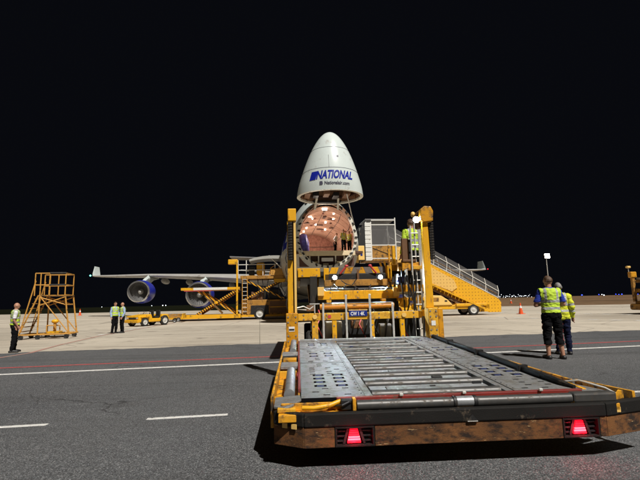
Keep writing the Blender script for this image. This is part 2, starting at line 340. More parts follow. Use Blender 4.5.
def warp(me, fn, step=0.15):
    bm = bmesh.new(); bm.from_mesh(me)
    bmesh.ops.triangulate(bm, faces=bm.faces)
    for ax in (0, 1):
        cs = [v.co[ax] for v in bm.verts]; lo, hi = min(cs), max(cs); k = lo+step
        nrm = Vector((1, 0, 0)) if ax == 0 else Vector((0, 1, 0))
        while k < hi:
            bmesh.ops.bisect_plane(bm, geom=bm.verts[:]+bm.edges[:]+bm.faces[:], plane_co=nrm*k, plane_no=nrm); k += step
    for v in bm.verts: v.co = fn(v.co.x, v.co.y)
    bm.to_mesh(me); bm.free(); me.update(); return me

def interp(tab, x):
    if x <= tab[0][0]: return tab[0][1:]
    for a, b in zip(tab, tab[1:]):
        if x <= b[0]:
            t = (x-a[0])/(b[0]-a[0]); t2 = t
            return tuple(p+(q-p)*t2 for p, q in zip(a[1:], b[1:]))
    return tab[-1][1:]
def wheel(parent, loc, r, wdt, axis='X', hub='rim', name='wheel'):
    """tyre + rim, axle along local X or Y"""
    d = Vector((1, 0, 0)) if axis == 'X' else Vector((0, 1, 0))
    t = M().lathe([(-wdt/2, r*.62), (-wdt/2, r*.9), (-wdt*.36, r), (wdt*.36, r), (wdt/2, r*.9), (wdt/2, r*.62)], (0, 0, 0), d, 24, closed=True).build(name, 'tyre', parent, True, loc=loc)
    M().lathe([(-wdt*.42, .01), (-wdt*.42, r*.2), (-wdt*.3, r*.3), (-wdt*.3, r*.5), (-wdt*.47, r*.64), (wdt*.47, r*.64), (wdt*.3, r*.5), (wdt*.3, r*.3), (wdt*.42, r*.2), (wdt*.42, .01)], (0, 0, 0), d, 24).build('rim', hub, t, True)
    return t

# ================================================================== setting
def sheet(name, poly, z, material):
    m = M(); m.add([(x, y, z) for x, y in poly], [tuple(range(len(poly)))])
    o = m.build(name, material); 
    if o.data.polygons[0].normal.z < 0: o.data.flip_normals()
    return struct(o)
Y['asphalt'] = ground_mat('asphalt'); Y['concrete'] = ground_mat('concrete'); Y['soil'] = ground_mat('soil')
sheet('ground', [(-5000, -400), (5000, -400), (5000, 9000), (-5000, 9000)], 0, 'soil')
Y['grass'] = mat('unlit_grass', (.010, .011, .006), 1.0, vary=.4, scale=.05, spec=0)  # grass coloured near-black to stand for unlit distance
sheet('grass_field', [(-5000, 60), (-20, 60), (120, 420), (900, 9000), (-5000, 9000)], .002, 'grass')
sheet('apron', [(-420, -60), (300, -60), (300, 92), (110, 78), (45, 66), (10, 84), (-30, 110), (-420, 190)], .004, 'concrete')
EDGE = lambda x: 16.05+.143*x
re_ = random.Random(9); edge_pts = []; x_ = 60.0
while x_ > -60:
    edge_pts.append((x_, EDGE(x_)+re_.uniform(-.10, .10)+.10*sin(x_*1.3))); x_ -= re_.uniform(.15, .5)
sheet('taxiway', [(-200, -60), (200, -60), (200, EDGE(200))]+edge_pts+[(-200, EDGE(-200))], .008, 'asphalt')
def line(name, pts, wd, material, z=.012):
    for a, b in zip(pts, pts[1:]):
        a = Vector(a); b = Vector(b); n = Vector((-(b-a).y, (b-a).x)).normalized()*wd/2
        sheet(name, [a-n, b-n, b+n, a+n], z, material)
WL = lambda x: 10.96+.161*x; RL = lambda x: 12.13+.158*x
line('white_line', [(-40, WL(-40)), (40, WL(40))], .19, 'paint_white')
line('red_line', [(-40, RL(-40)), (40, RL(40))], .15, 'paint_red')
for i in range(-3, 8):
    if i in (1, 2, 3) and False: continue
    c = Vector((-1.74, 5.805))+Vector((2.15, .284))*i; d = Vector((1, .132)).normalized()*.5
    line('white_dash', [c-d, c+d], .10, 'paint_white')
# faded red guide line curving over the concrete
line('faded_red_line', [(-9.6, 12.6), (-9.45, 14.4), (-10.2, 17.3), (-11.06, 22.1), (-11.55, 28.5), (-12.0, 36.0)], .13, 'paint_red_pale')
def dashes(a, b, n, wd, fill=.45):
    a = Vector(a); b = Vector(b); d = (b-a)/n
    for k in range(n): line('apron_dash', [a+d*k, a+d*(k+fill)], wd, 'paint_white')
dashes((10.2, 36.5), (20.5, 15.5+3.4), 16, .42)
dashes((15.8, 50.0), (26.0, 20.5), 20, .42)
dashes((-11.4, 22.6), (-12.6, 36.0), 9, .26)

# ================================================================== aircraft
TH = radians(6.0)
AC = thing('cargo_aircraft', 'huge white four engine freighter aircraft with its nose door swung up', 'aircraft', (.51, 31, 0), TH)
PORT = Vector((cos(TH), sin(TH), 0)); AFT = Vector((-sin(TH), cos(TH), 0)); P0 = Vector((.51, 31, 0))
ac = lambda x, s, z=0: P0+PORT*x+AFT*s+Vector((0, 0, z))
FUS = [(0, 2.2, 3.8, 8.70), (.8, 2.42, 3.45, 8.98), (1.6, 2.58, 3.2, 9.35), (2.6, 2.78, 2.92, 9.72), (4, 2.98, 2.6, 10.0), (6, 3.14, 2.32, 10.15), (9, 3.24, 2.1, 10.2), (14, 3.25, 2.0, 10.15),
       (18, 3.25, 2.0, 9.8), (23, 3.25, 2.0, 8.8), (28, 3.25, 2.0, 8.6), (42, 3.25, 2.05, 8.6), (50, 2.85, 2.9, 8.6), (57, 2.0, 4.4, 8.5), (63, 1.0, 6.3, 8.3), (66, .3, 7.5, 8.05)]
def fus_ring(s, n=48, inset=0.):
    hw, zb, zt = interp(FUS, s); zc = zb+min(3.25, hw*1.02) if s > 1 else (zb+zt)/2
    zc = zb+hw*1.0
    out = []
    for k in range(n):
        t = 2*pi*k/n; c, sn = cos(t), sin(t)
        if sn >= 0:
            ht = zt-zc; nar = max(0, (ht-hw)/3.3)
            x = hw*c*(1-.30*nar*sn); z = zc+ht*sn
        else:
            x = hw*c; z = zc+(zc-zb)*sn
        out.append(Vector((x, s, z)))
    if inset:
        ctr = Vector((0, s, zc)); out = [ctr+(p-ctr)*(1-inset/max(.2, (p-ctr).length)) for p in out]
    return out
ss = [0, .4, .8, 1.2, 1.6, 2.1, 2.6, 3.3, 4, 5, 6, 7.5, 9, 11, 14, 16, 18, 20, 23, 28, 35, 42, 46, 50, 54, 57, 60, 63, 66]
fm = M().loft([fus_ring(s) for s in ss], cap=False).build('fuselage', 'hull', AC, True)
fm.data.materials.append(Y['hull_grey'])
for p in fm.data.polygons:
    if p.center.z < 5.6: p.material_index = 1
# cockpit windows (hidden behind the raised nose door in the picture)
for i, (xa, xb) in enumerate([(-1.35, -.72), (-.66, -.04), (.04, .66), (.72, 1.35)]):
    q = []
    for x, s in ((xa, 1.75), (xb, 1.75), (xb, 2.45), (xa, 2.45)):
        r = fus_ring(s+.1*abs(x), 96); p = min([p for p in r if p.z > 7.5], key=lambda p: abs(p.x-x)); q.append(p+Vector((0, -.03, .03)))
    M().extrude(q, (0, -.02, .02)).build('cockpit_window', 'black', AC)
# door frame ring round the nose opening, with latches
NR = 64
outer = fus_ring(0, NR); inner = fus_ring(0, NR, .19)
m = M(); rings = []
for k in range(NR):
    o, i = outer[k], inner[k]; rings.append([o+Vector((0, -.04, 0)), i+Vector((0, -.04, 0)), i+Vector((0, .35, 0)), o+Vector((0, .02, 0))])
rings.append(rings[0]); m.loft(rings, cap=False)
frame = m.build('door_frame', 'rimring', AC, True)
frame.data.materials.append(Y['insul'])
for p in frame.data.polygons:
    if p.center.z > 7.4: p.material_index = 1
latch = M().box(-.055, .055, -.05, .0, -.10, .10).mesh('latch'); latch.materials.append(Y['black'])
for k in range(NR):
    if k % 2: continue
    o, i = outer[k], inner[k]; c = o.lerp(i, .35+.3*((k//2) % 2)); d = (o-i).normalized()
    link('latch', latch, frame, loc=c+Vector((0, -.045, 0)), rot=(0, -atan2(d.x, d.z)+(.4 if k % 4 else 0), 0))
# cargo hold
FZ = 5.05
hold = M()
def liner_ring(s, n=40):
    hw, zb, zt = interp(FUS, min(s, 3.3)); cz = 6.1; out = []
    hw = min(hw, 2.95)-.22; top = 8.38 if s < .6 else 8.25
    for k in range(n+1):
        t = -.42+(pi+.84)*k/n; x = hw*cos(t); z = cz+(top-cz)*sin(t) if sin(t) > 0 else cz+2.2*sin(t)
        out.append(Vector((x, s, max(z, FZ))))
    return out
hs = [.30]+[.8+.9*i for i in range(15)]
hold.loft([liner_ring(s) for s in hs], cap=False, closed=False)
lin = hold.build('hold_lining', 'liner', AC, True)
for i, s in enumerate([1.2, 2.8, 4.4, 6.0, 7.6, 9.2, 10.8]):      # frames ribbing the lining
    a = liner_ring(s); mm = M()
    rr = [[p, p+Vector((0, .10, 0)), p+(Vector((0, s, 6.1))-p).normalized()*.02+Vector((0, .1, 0)), p+(Vector((0, s, 6.1))-p).normalized()*.02] for p in a]
    mm.loft(rr).build('frame_rib', 'liner', lin, False)
M().box(-2.65, 2.65, .32, 14, FZ-.16, FZ-.01).build('cargo_floor', 'liner_dark', AC)
M().box(-2.02, 2.02, -.02, .3, FZ-.34, FZ+.0).build('sill_beam', 'sill', AC, bevel=.02)
M().box(-2.0, 2.0, .5, .56, 3.95, FZ-.18).build('lower_bulkhead', 'liner_dark', AC)
for x in (-1.25, -.62, .62, 1.25):
    M().box(x-.045, x+.045, .25, .34, 3.9+.28*abs(x), FZ-.34).build('floor_strut', 'rimring', AC)
M().box(-.42, .42, .1, .3, 4.30, 4.56).build('equipment_box', 'conc_white', AC, bevel=.02)
for x, z in ((-1.6, 4.55), (-.85, 4.2), (.9, 4.2), (1.5, 4.5), (-.1, 4.05)):
    M().box(x-.2, x+.2, .3, .44, z-.12, z+.12).build('bracket', 'sill', AC, bevel=.02)
bh = M().add([p for p in liner_ring(13.35)], [tuple(range(41))]).build('rear_cargo_net', 'net', AC)
for x in (-2.1, -1.55, -.15, .6, 1.35, 2.0):
    M().box(x-.11, x+.11, 13.22, 13.34, 5.5, 6.3).build('net_pocket', 'liner_dark', bh)
for z in (6.55, 7.0):
    M().box(-2.4, 2.4, 13.25, 13.34, z-.03, z+.03).build('net_band', 'liner_dark', bh)
for (x, s, L_) in ((-1.1, 4.9, .5), (.8, 3.7, .55), (.2, 6.9, .6), (1.3, 6.9, .5), (-1.8, 8.1, .5), (.5, 9.0, .7)):
    zt = min(liner_ring(s), key=lambda p: abs(p.x-x) + (0 if p.z > 6.5 else 9)).z
    M().box(x-L_/2, x+L_/2, s, s+.22, zt-.12, zt-.06).build('ceiling_fitting', 'liner_dark', lin)
rh = random.Random(17)
for k in range(34):                                            # clips, latches and placards along the lining
    s_h = rh.uniform(1.0, 12.8); r_h = liner_ring(s_h); p = r_h[rh.randrange(3, 38)]
    if p.z < FZ+.15: continue
    d_h = (Vector((0, s_h, 6.3))-p).normalized()*.05; sz = rh.uniform(.05, .14)
    M().box(p.x+d_h.x-sz, p.x+d_h.x+sz, s_h, s_h+rh.uniform(.08, .3), p.z+d_h.z-.05, p.z+d_h.z+.05).build('lining_clip', rh.choice(('liner_dark', 'net')), lin)
for t_h in (.55, 1.0, 1.57, 2.14, 2.6):                        # long seams running aft
    pts = []
    for s_h in (.9, 4, 8, 12.8):
        hw_h = min(interp(FUS, min(s_h, 3.3))[0], 2.95)-.24; pts.append((hw_h*cos(t_h), s_h, 6.1+2.13*sin(t_h)))
    M().path(pts, .022, 6).build('ceiling_seam', 'liner_dark', lin, True)
def ceil_z(x, s): return min([p for p in liner_ring(s) if p.z > 6.3], key=lambda p: abs(p.x-x)).z
lampspots = [(-.05, .55, .18, .08), (.75, 1.5, .07, .02), (-1.0, 2.3, .14, .02), (-.72, 3.4, .05, .03), (.95, 3.2, .07, .03), (.55, 5.2, .08, .05), (-.2, 6.4, .07, .05), (-.9, 7.6, .07, .05), (-1.05, 9.2, .08, .05), (-1.2, 10.6, .08, .05), (.9, 8.6, .07, .05)]
for x, s, hw, hz in lampspots:
    M().box(x-hw, x+hw, s, s+.14, ceil_z(x, s)-.08-hz*2, ceil_z(x, s)-.05).build('ceiling_lamp', 'lampw', lin, bevel=.015)
for x, s, pw in ((0, 1.9, 80), (0, 5.0, 100), (0, 8.5, 110), (0, 11.0, 80)):
    point('hold_lamp', AC, (x, s, 6.55), pw, .4, (1, .84, .70))
# nose door swung up: its chin faces the camera
VIS = [(0, 2.24, -4.42, -.10), (.5, 2.16, -4.46, -.18), (1.0, 2.03, -4.45, -.28), (1.7, 1.80, -4.36, -.58), (2.4, 1.53, -4.2, -.98), (3.0, 1.26, -4.0, -1.38), (3.5, .98, -3.78, -1.78), (3.9, .70, -3.52, -2.15), (4.15, .45, -3.3, -2.42), (4.28, .22, -3.1, -2.65), (4.32, .03, -2.92, -2.86)]
VZ = 8.42
def vis(z):
    hw, yf, yb = interp(VIS, z-VZ); return hw, (yf+yb)/2, (yb-yf)/2
def catmull(tab, n):
    out = []
    for i in range(len(tab)-1):
        p0, p1, p2, p3 = tab[max(i-1, 0)], tab[i], tab[i+1], tab[min(i+2, len(tab)-1)]
        for j in range(n):
            t = j/n; out.append(tuple(.5*((2*b)+(-a+c)*t+(2*a-5*b+4*c-d)*t*t+(-a+3*b-3*c+d)*t**3) for a, b, c, d in zip(p0, p1, p2, p3)))
    out.append(tab[-1]); return out
VIS = catmull(VIS, 3)
def vis_ring(row, inset=0, n=56):
    z, hw, yf, yb = row; yc, hd = (yf+yb)/2, (yb-yf)/2
    return [Vector(((hw-inset)*cos(2*pi*k/n), yc+(hd-inset)*sin(2*pi*k/n), VZ+z)) for k in range(n)]
vm = M().loft([vis_ring(r) for r in VIS], cap=False)
visor = vm.build('nose_door', 'hull', AC, True)
ring = []
for a, b in zip(vis_ring(VIS[0]), vis_ring(VIS[0], .20)): ring.append([a+Vector((0, 0, -.02)), b+Vector((0, 0, -.02)), b+Vector((0, 0, .10)), a+Vector((0, 0, .0))])
ring.append(ring[0]); M().loft(ring, cap=False).build('door_rim', 'rimring', visor, True)
M().loft([vis_ring((r[0]+.01, *r[1:]), .14) for r in VIS[:-8]], cap=False).build('door_lining', 'insul', visor, True)
for zr in (.35, .9, 1.5, 2.1):                                # ring frames stiffening the inside of the door
    row = interp(VIS, zr); rr = []
    for a, b in zip(vis_ring((zr, *row), .15), vis_ring((zr, *row), .30)): rr.append([a, b, b+Vector((0, 0, .10)), a+Vector((0, 0, .10))])
    rr.append(rr[0]); M().loft(rr, cap=False).build('ring_frame', 'liner_dark', visor, True)
for k in range(16):                                           # stringers
    t = 2*pi*k/16; pts = []
    for zr in (.05, .8, 1.6, 2.4):
        hw, yf, yb = interp(VIS, zr); pts.append(((hw-.19)*cos(t), (yf+yb)/2+((yb-yf)/2-.19)*sin(t), VZ+zr))
    M().path(pts, .04, 6).build('stringer', 'insul', visor, True)
for x in (-.85, .85): M().bar((x, -.02, 8.1), (x*.9, -.9, 8.75), .14, .22).build('hinge_arm', 'rimring', visor, bevel=.02)
M().box(-1.3, 1.3, -.55, -.2, 8.44, 8.62).build('hinge_beam', 'black', visor, bevel=.03)
for k, x in enumerate((-1.5, -.9, -.2, .5, 1.2)):
    M().box(x-.2, x+.2, -2.4+.5*(k % 2), -.8-.3*(k % 3), 8.62, 8.9+.1*(k % 3)).build('lining_box', 'black' if k % 2 else 'insul', visor, bevel=.03)
# horizontal seam and a fitting on the door skin
for z in (12.0-.65, 9.86):
    rr = []
    hw, yc, hd = vis(z)
    for k in range(56):
        t = 2*pi*k/56; rr.append([Vector((hw*1.004*cos(t), yc+hd*1.004*sin(t), z-.012)), Vector((hw*1.006*cos(t), yc+hd*1.006*sin(t), z+.012))])
    rr.append(rr[0]); M().loft([list(r) for r in zip(*rr)], cap=False).build('seam', 'livery_grey', visor)
def on_visor(x, z, e=.015):
    hw, yc, hd = vis(z); q = max(0, 1-(x/hw)**2); return Vector((x, yc-hd*sqrt(q)-e, z))
me = M(); pts = [(x, z) for z in (10.55-.02, 10.75) for x in (.12, .30)]
me.add([on_visor(x, z) for x, z in ((.24, 10.60), (.36, 10.60), (.36, 10.72), (.24, 10.72))], [(0, 1, 2, 3)]).build('access_panel', 'livery_grey', visor)
me = M(); me.add([on_visor(x, z) for x, z in ((-.30, 9.9), (-.28, 9.9), (-.28, 10.75), (-.30, 10.75))], [(0, 1, 2, 3)]).build('seam', 'grey', visor)
tm = text_mesh('NATIONAL', .78, .32, .028); ws = [v.co.x for v in tm.vertices]; sc = 2.36/(max(ws)-min(ws))
warp(tm, lambda x, y: on_visor(-1.12+(x-min(ws))*sc, 9.14+y*.95), .12)
tm.materials.append(Y['livery']); link('lettering', tm, visor)
lg = M(); G = 5
gv = [on_visor(-1.54+.36*i/G+.16*j/G+.03, 9.10+.56*j/G, .018) for j in range(G+1) for i in range(G+1)]
lg.add(gv, [(j*6+i, j*6+i+1, j*6+i+7, j*6+i+6) for j in range(G) for i in range(G)]).build('logo', 'livery', visor)
tm = text_mesh('Nationalair.com', .34, 0, .008); ws2 = [v.co.x for v in tm.vertices]; sc2 = 1.62/(max(ws2)-min(ws2))
warp(tm, lambda x, y: on_visor(-.60+(x-min(ws2))*sc2, 8.74+y*.9), .12)
tm.materials.append(Y['livery_grey']); link('lettering', tm, visor)
lg = M(); lg.add([on_visor(x, z) for x, z in ((-.92, 8.72), (-.74, 8.72), (-.70, 8.80), (-.74, 8.96), (-.90, 8.96))], [(0, 1, 2, 3, 4)]).build('logo', 'livery_grey', visor)
# strut bracing the raised door
M().path([(1.05, -2.9, 8.5), (1.75, -.6, 7.5), (1.98, -.1, 7.0)], .035, 8).build('door_strut', 'galv', AC, True)
# starboard livery lettering along the body
def on_side(s, z, e=.02):
    hw, zb, zt = interp(FUS, s); zc = zb+hw; ht = zt-zc if z > zc else zc-zb
    sn = max(-.999, min(.999, (z-zc)/ht)); nar = max(0, (ht-hw)/3.3) if z > zc else 0
    return Vector((-(hw*sqrt(1-sn*sn)*(1-.30*nar*max(sn, 0))+e), s, z))
tm = text_mesh('NATIONAL', 4.2, .25, .08); ws3 = [v.co.x for v in tm.vertices]; mx3 = max(ws3); sc3 = 19/(mx3-min(ws3))
warp(tm, lambda x, y: on_side(22-(x-min(ws3))*sc3, 5.7+y, .03), .35)
tm.materials.append(Y['livery']); link('lettering', tm, AC)
# wings
def airfoil(le, chord, th, x, z):
    pr = [(0, 0), (.02, .35), (.08, .7), (.25, 1), (.5, .85), (.8, .35), (1, .03), (1, -.03), (.8, -.15), (.5, -.42), (.25, -.6), (.08, -.5), (.02, -.28)]
    return [Vector((x, le+chord*a, z+th*.5*b)) for a, b in pr]
WG = [(2.6, 14.3, 15.5, 1.9, 3.6), (8, 19.4, 11.5, 1.35, 4.3), (12, 22.9, 9.2, 1.0, 4.75), (21, 30.4, 6.3, .62, 5.55), (28, 36.2, 4.7, .42, 5.95), (31.6, 39.2, 3.7, .30, 6.2)]
for sg in (-1, 1):
    wg = M().loft([airfoil(le, c, t, sg*x, z) for x, le, c, t, z in WG]).build('wing', 'wing', AC, True)
    wl = [airfoil(39.3, 3.6, .28, sg*31.6, 6.2), airfoil(40.0, 3.0, .22, sg*31.9, 6.6), airfoil(41.4, 1.9, .14, sg*32.2, 7.85)]
    wl = [[Vector((p.x+sg*(abs(p.z-r[0].z))*(.8 if p.z > r[0].z else -.8), p.y, r[0].z)) if i else p for p in r] for i, r in enumerate(wl)]
    M().loft(wl).build('winglet', 'hull', wg, True)
    M().ball((sg*31.9, 39.2, 6.25), .12, .12, .1, 8, 6).build('navigation_light', 'lamp_red' if sg > 0 else 'lamp_green', wg, True)
    for (x, le, wd) in ((5.5, 29.5, .5), (9.5, 30.0, .5), (15.5, 32.4, .42), (19.2, 34.2, .4)):
        zz = interp([(w_[0], w_[4]) for w_ in WG], x)[0]-.55
        M().ball((sg*x, le-1.2, zz), wd*.6, 2.4, .42, 10, 8).build('flap_fairing', 'wing', wg, True)
    for (x, inl, z, le, zw) in ((12.1, 18.0, 2.55, 22.9, 4.65), (20.8, 26.0, 3.25, 30.2, 5.45)):
        n = M().lathe([(0, 1.17), (-.10, 1.23), (-.08, 1.30), (.15, 1.37)], (sg*x, inl, z), (0, 1, 0), 40).build('engine_lip', 'metal', wg, True)
        cw = M().lathe([(.15, 1.37), (.8, 1.46), (1.8, 1.48), (2.8, 1.38), (3.4, 1.24), (3.4, 1.16), (1.2, 1.2)], (sg*x, inl, z), (0, 1, 0), 40).build('engine_cowl', 'livery', wg, True)
        M().lathe([(0, 1.17), (.35, 1.13), (.9, 1.16), (1.25, 1.19)], (sg*x, inl, z), (0, 1, 0), 40).build('inlet_duct', 'duct', cw, True)
        M().lathe([(3.2, 1.0), (3.4, .85), (4.6, .62), (5.3, .35), (6.0, .06)], (sg*x, inl, z), (0, 1, 0), 24).build('core_nozzle', 'fan', cw, True)
        fan = M()
        for k in range(28):
            t = 2*pi*k/28; pts = []
            for r, tw, wd in ((.36, .5, .10), (.75, .8, .15), (1.17, 1.15, .19)):
                rad = Vector((cos(t), 0, sin(t))); tan = Vector((-sin(t), 0, cos(t))); ax = Vector((0, 1, 0))
                dv = tan*sin(tw)+ax*cos(tw); c = Vector((sg*x, inl+1.05, z))+rad*r
                pts.append((c-dv*wd, c+dv*wd))
            for (a, b), (c2, d) in zip(pts, pts[1:]): fan.add([a, b, d, c2], [(0, 1, 2, 3)])
        fan.build('fan', 'fan', cw)
        M().lathe([(1.3, 1.18), (1.3, .02)], (sg*x, inl, z), (0, 1, 0), 24).build('fan_backplate', 'black', cw)
        sp = M().lathe([(.55, .015), (.62, .10), (.85, .26), (1.1, .38)], (sg*x, inl, z), (0, 1, 0), 20).build('spinner', 'rim', cw, True)
        M().lathe([(.58, .09), (.66, .155), (.74, .205)], (sg*x, inl-.02, z), (0, 1, 0), 20).build('spinner_mark', 'white', sp, True)
        py = M()
        rows = [(z+1.25, inl+1.0, inl+5.4, .20), (z+1.75, inl+2.4, inl+7.0, .26), (zw-.1, le-.6, le+5.5, .24), (zw+.25, le+.4, le+3.0, .1)]
        py.loft([[Vector((sg*x, a, zz)), Vector((sg*x+h, a+.7, zz)), Vector((sg*x+h, b-.8, zz)), Vector((sg*x, b, zz)), Vector((sg*x-h, b-.8, zz)), Vector((sg*x-h, a+.7, zz))] for zz, a, b, h in rows])
        py.build('engine_pylon', 'hull', wg, True)
# tail
M().loft([airfoil(50, 11.5, .9, 0, 0)[0:0] or [Vector((p.z, p.y, 8.2)) for p in airfoil(50, 11.5, .9, 0, 0)], [Vector((p.z, p.y, 19.2)) for p in airfoil(60.5, 4.2, .35, 0, 0)]]).build('tail_fin', 'livery', AC, True)
for sg in (-1, 1):
    M().loft([airfoil(55.5, 8.5, .7, sg*1.0, 7.2), airfoil(63.2, 2.6, .22, sg*11, 8.6)]).build('tailplane', 'wing', AC, True)
# landing gear
M().tube((0, 4.4, 3.0), (0, 4.3, .6), .13, 12).build('gear_leg', 'rim', AC, True)
for x in (-.45, .45): wheel(AC, (x, 4.3, .61), .61, .42)
for gx, gs in ((-5.5, 27), (5.5, 27), (-1.9, 30), (1.9, 30)):
    M().tube((gx*.9, gs, 3.6), (gx, gs, .7), .2, 12).build('gear_leg', 'rim', AC, True)
    for dx in (-.55, .55):
        for dy in (-.75, .75): wheel(AC, (gx+dx, gs+dy, .62), .62, .45)
M().loft([[Vector((x*sc_, s, 2.1+zz)) for x, zz in ((-3.2, 1.8), (-2.4, .2), (0, -.25), (2.4, .2), (3.2, 1.8))] for s, sc_ in ((13, .7), (17, 1.05), (30, 1.05), (35, .7))], closed=False, cap=False).build('belly_fairing', 'hull_grey', AC, True)
# open forward lower cargo door, starboard
cdm = M(); rr = []
for k in range(9):
    a = -.15+.95*k/8; p = Vector((-3.1-4.1*sin(a)*1.0, 0, 5.0+.75*cos((a-.25)*1.5)-.15*k/8))
    rr.append([p+Vector((0, 8.6, 0)), p+Vector((0, 11.4, 0)), p+Vector((0, 11.4, -.34+.02*k)), p+Vector((0, 8.6, -.34+.02*k))])
cdm.loft(rr).build('cargo_door', 'hull_grey', AC, True)
M().path([(-3.2, 8.9, 4.6), (-4.3, 8.9, 5.7)], .06, 8).build('door_actuator', 'galv', AC, True)

# ================================================================== foreground loader
A3 = radians(3.0); UO, VO = 1.36, 8.5
U3 = Vector((cos(A3), sin(A3), 0)); V3 = Vector((-sin(A3), cos(A3), 0))
LD = thing('main_deck_loader', 'big yellow cargo loader in the foreground with rusty rear bumper and roller deck', 'cargo loader', U3*UO+V3*VO, A3)
OFF = (-UO, -VO, 0)
LM = lambda: M(OFF)
lw = lambda u, v, z=0: U3*u+V3*v+Vector((0, 0, z))
dz = lambda v: .55+(v-4.05)*.0345
def lbox(name, m_, u0, u1, v0, v1, z0, z1, par=None, bev=.006): return LM().box(u0, u1, v0, v1, z0, z1).build(name, m_, par or LD, bevel=bev)
def dbox(name, m_, u0, u1, v0, v1, h0, h1, par=None, bev=.004, mir=False):   # box following the deck's slope
    vs = [(u, v, dz(v)+h) for h in (h0, h1) for v in (v0, v1) for u in (u0, u1)]
    return LM().add(vs, [(0, 2, 3, 1), (4, 5, 7, 6), (0, 1, 5, 4), (2, 6, 7, 3), (0, 4, 6, 2), (1, 3, 7, 5)]).build(name, m_, par or LD, bevel=bev)
# --- deck base
base = dbox('deck_frame', 'void', .0, 2.70, 4.10, 8.46, -.28, -.10)  # painted dark too, as seen through the plate openings
dbox('side_channel', 'yellow_worn', -.02, .0, 4.12, 8.44, -.27, -.012)
dbox('side_channel', 'yellow_worn', 2.70, 2.74, 4.2, 8.44, -.27, -.012)
def plate_holes(name, u0, u1, v0, v1, holes, material, th=.035):
    us = sorted({u0, u1, *[h[0] for h in holes], *[h[1] for h in holes]}); vs = sorted({v0, v1, *[h[2] for h in holes], *[h[3] for h in holes]})
    ins = lambda u, v: any(h[0] < u < h[1] and h[2] < v < h[3] for h in holes)
    nu, nv = len(us), len(vs); m = LM(); V_ = [(u, v, dz(v)-t) for t in (0, th) for v in vs for u in us]; F = []
    solid = [[not ins((us[i]+us[i+1])/2, (vs[j]+vs[j+1])/2) for j in range(nv-1)] for i in range(nu-1)]
    idx = lambda i, j, t: t*nu*nv+j*nu+i
    for i in range(nu-1):
        for j in range(nv-1):
            if not solid[i][j]: continue
            F.append((idx(i, j, 0), idx(i+1, j, 0), idx(i+1, j+1, 0), idx(i, j+1, 0)))
            for di, dj, a, b in ((-1, 0, (i, j), (i, j+1)), (1, 0, (i+1, j), (i+1, j+1)), (0, -1, (i, j), (i+1, j)), (0, 1, (i, j+1), (i+1, j+1))):
                ii, jj = i+di, j+dj
                if ii < 0 or jj < 0 or ii >= nu-1 or jj >= nv-1 or not solid[ii][jj]:
                    F.append((idx(*a, 0), idx(*b, 0), idx(*b, 1), idx(*a, 1)))
    m.add(V_, F); o_ = m.build(name, material, LD); o_.data.materials.append(Y['void'])
    for p in o_.data.polygons:
        if abs(p.normal.z) < .5: p.material_index = 1  # hole walls coloured near-black as recess shade
    return o_
castor = M().lathe([(-.035, .01), (-.035, .036), (.035, .036), (.035, .01)], (0, 0, 0), (1, 0, 0), 12).mesh('castor'); castor.materials.append(Y['blue'])
def side_panel(u0, u1, v0, v1, rows, cols, flip):
    holes = []; wheels_ = []
    for v in rows:
        for c in cols:
            u = u0+c if not flip else u1-c
            holes.append((u-.062, u+.062, v-.042, v+.042)); wheels_.append((u, v))
    rv = random.Random(int(u0*100+v0*10))
    vv = v0+.10
    while vv < v1-.08:                                        # short rolled slits between the castor openings
        for c in (.20, .30, .40, .50):
            u = u0+c-.06 if not flip else u1-c+.06
            if all(abs(u-h[0]-.05) > .13 or abs(vv-h[2]-.03) > .085 for h in holes) and rv.random() < .62:
                holes.append((u-.032, u+.032, vv-.014, vv+.014))
        vv += .125
    p = plate_holes('deck_plate', u0, u1, v0, v1, holes, 'plate')
    for u, v in wheels_: link('castor', castor, p, True, loc=(u-UO, v-VO, dz(v)-.030))
    return p
for (v0, v1, rows) in ((4.14, 5.98, (4.62, 4.80, 4.98, 5.16)), (6.0, 7.3, (6.55, 6.8)), (7.32, 8.44, (7.75, 7.95))):
    side_panel(.012, .60, v0, v1, rows, (.20, .42), False)
    side_panel(2.02, 2.60, v0, v1, [r+.25 for r in rows], (.20, .42), True)
dbox('edge_strip', 'plate', .604, .675, 4.14, 8.44, -.04, -.004)
dbox('edge_strip', 'plate', 1.945, 2.016, 4.14, 8.44, -.04, -.004)
for u in [.612+.0*k for k in range(1)]: pass
rivet = M().lathe([(0, .009), (.004, .007), (.005, .001)], (0, 0, 0), (0, 0, 1), 8).mesh('rivet'); rivet.materials.append(Y['black'])
for k in range(34):
    v = 4.25+k*.122
    for u in (.578, 2.045): link('rivet', rivet, LD, loc=(u-UO, v-VO, dz(v)))
# --- rollers and slats
rol = M().lathe([(-.62, .012), (-.62, .052), (.62, .052), (.62, .012)], (0, 0, 0), (1, 0, 0), 20).mesh('roller'); rol.materials.append(Y['roller'])
v = 4.27; k = 0
while v < 8.40:
    link('roller', rol, LD, True, loc=(1.30-UO, v-VO, dz(v)-.028))
    if v+.36 < 8.45:
        dbox('deck_slat', 'slat', .70, 1.90, v+.085, v+.335, -.06, -.018)
        if k % 2 == 0: dbox('slat_cover', 'plate', .86+.1*(k % 3), 1.52+.08*(k % 4), v+.12, v+.26, -.018, -.006)
        if k % 3 == 1:
            dbox('stop_block', 'black', 1.45, 1.56, v+.16, v+.22, -.018, .008)
    v += .42; k += 1
rng = random.Random(11)
for k in range(26):
    v = 4.4+rng.random()*3.9; u = .75+rng.random()*1.05
    dbox('bolt', 'blue' if k % 3 == 0 else 'black', u, u+.05+.04*rng.random(), v, v+.02, -.018, .004, bev=0)
dbox('far_ramp', 'slat', .02, 2.64, 8.46, 8.62, -.03, .005)
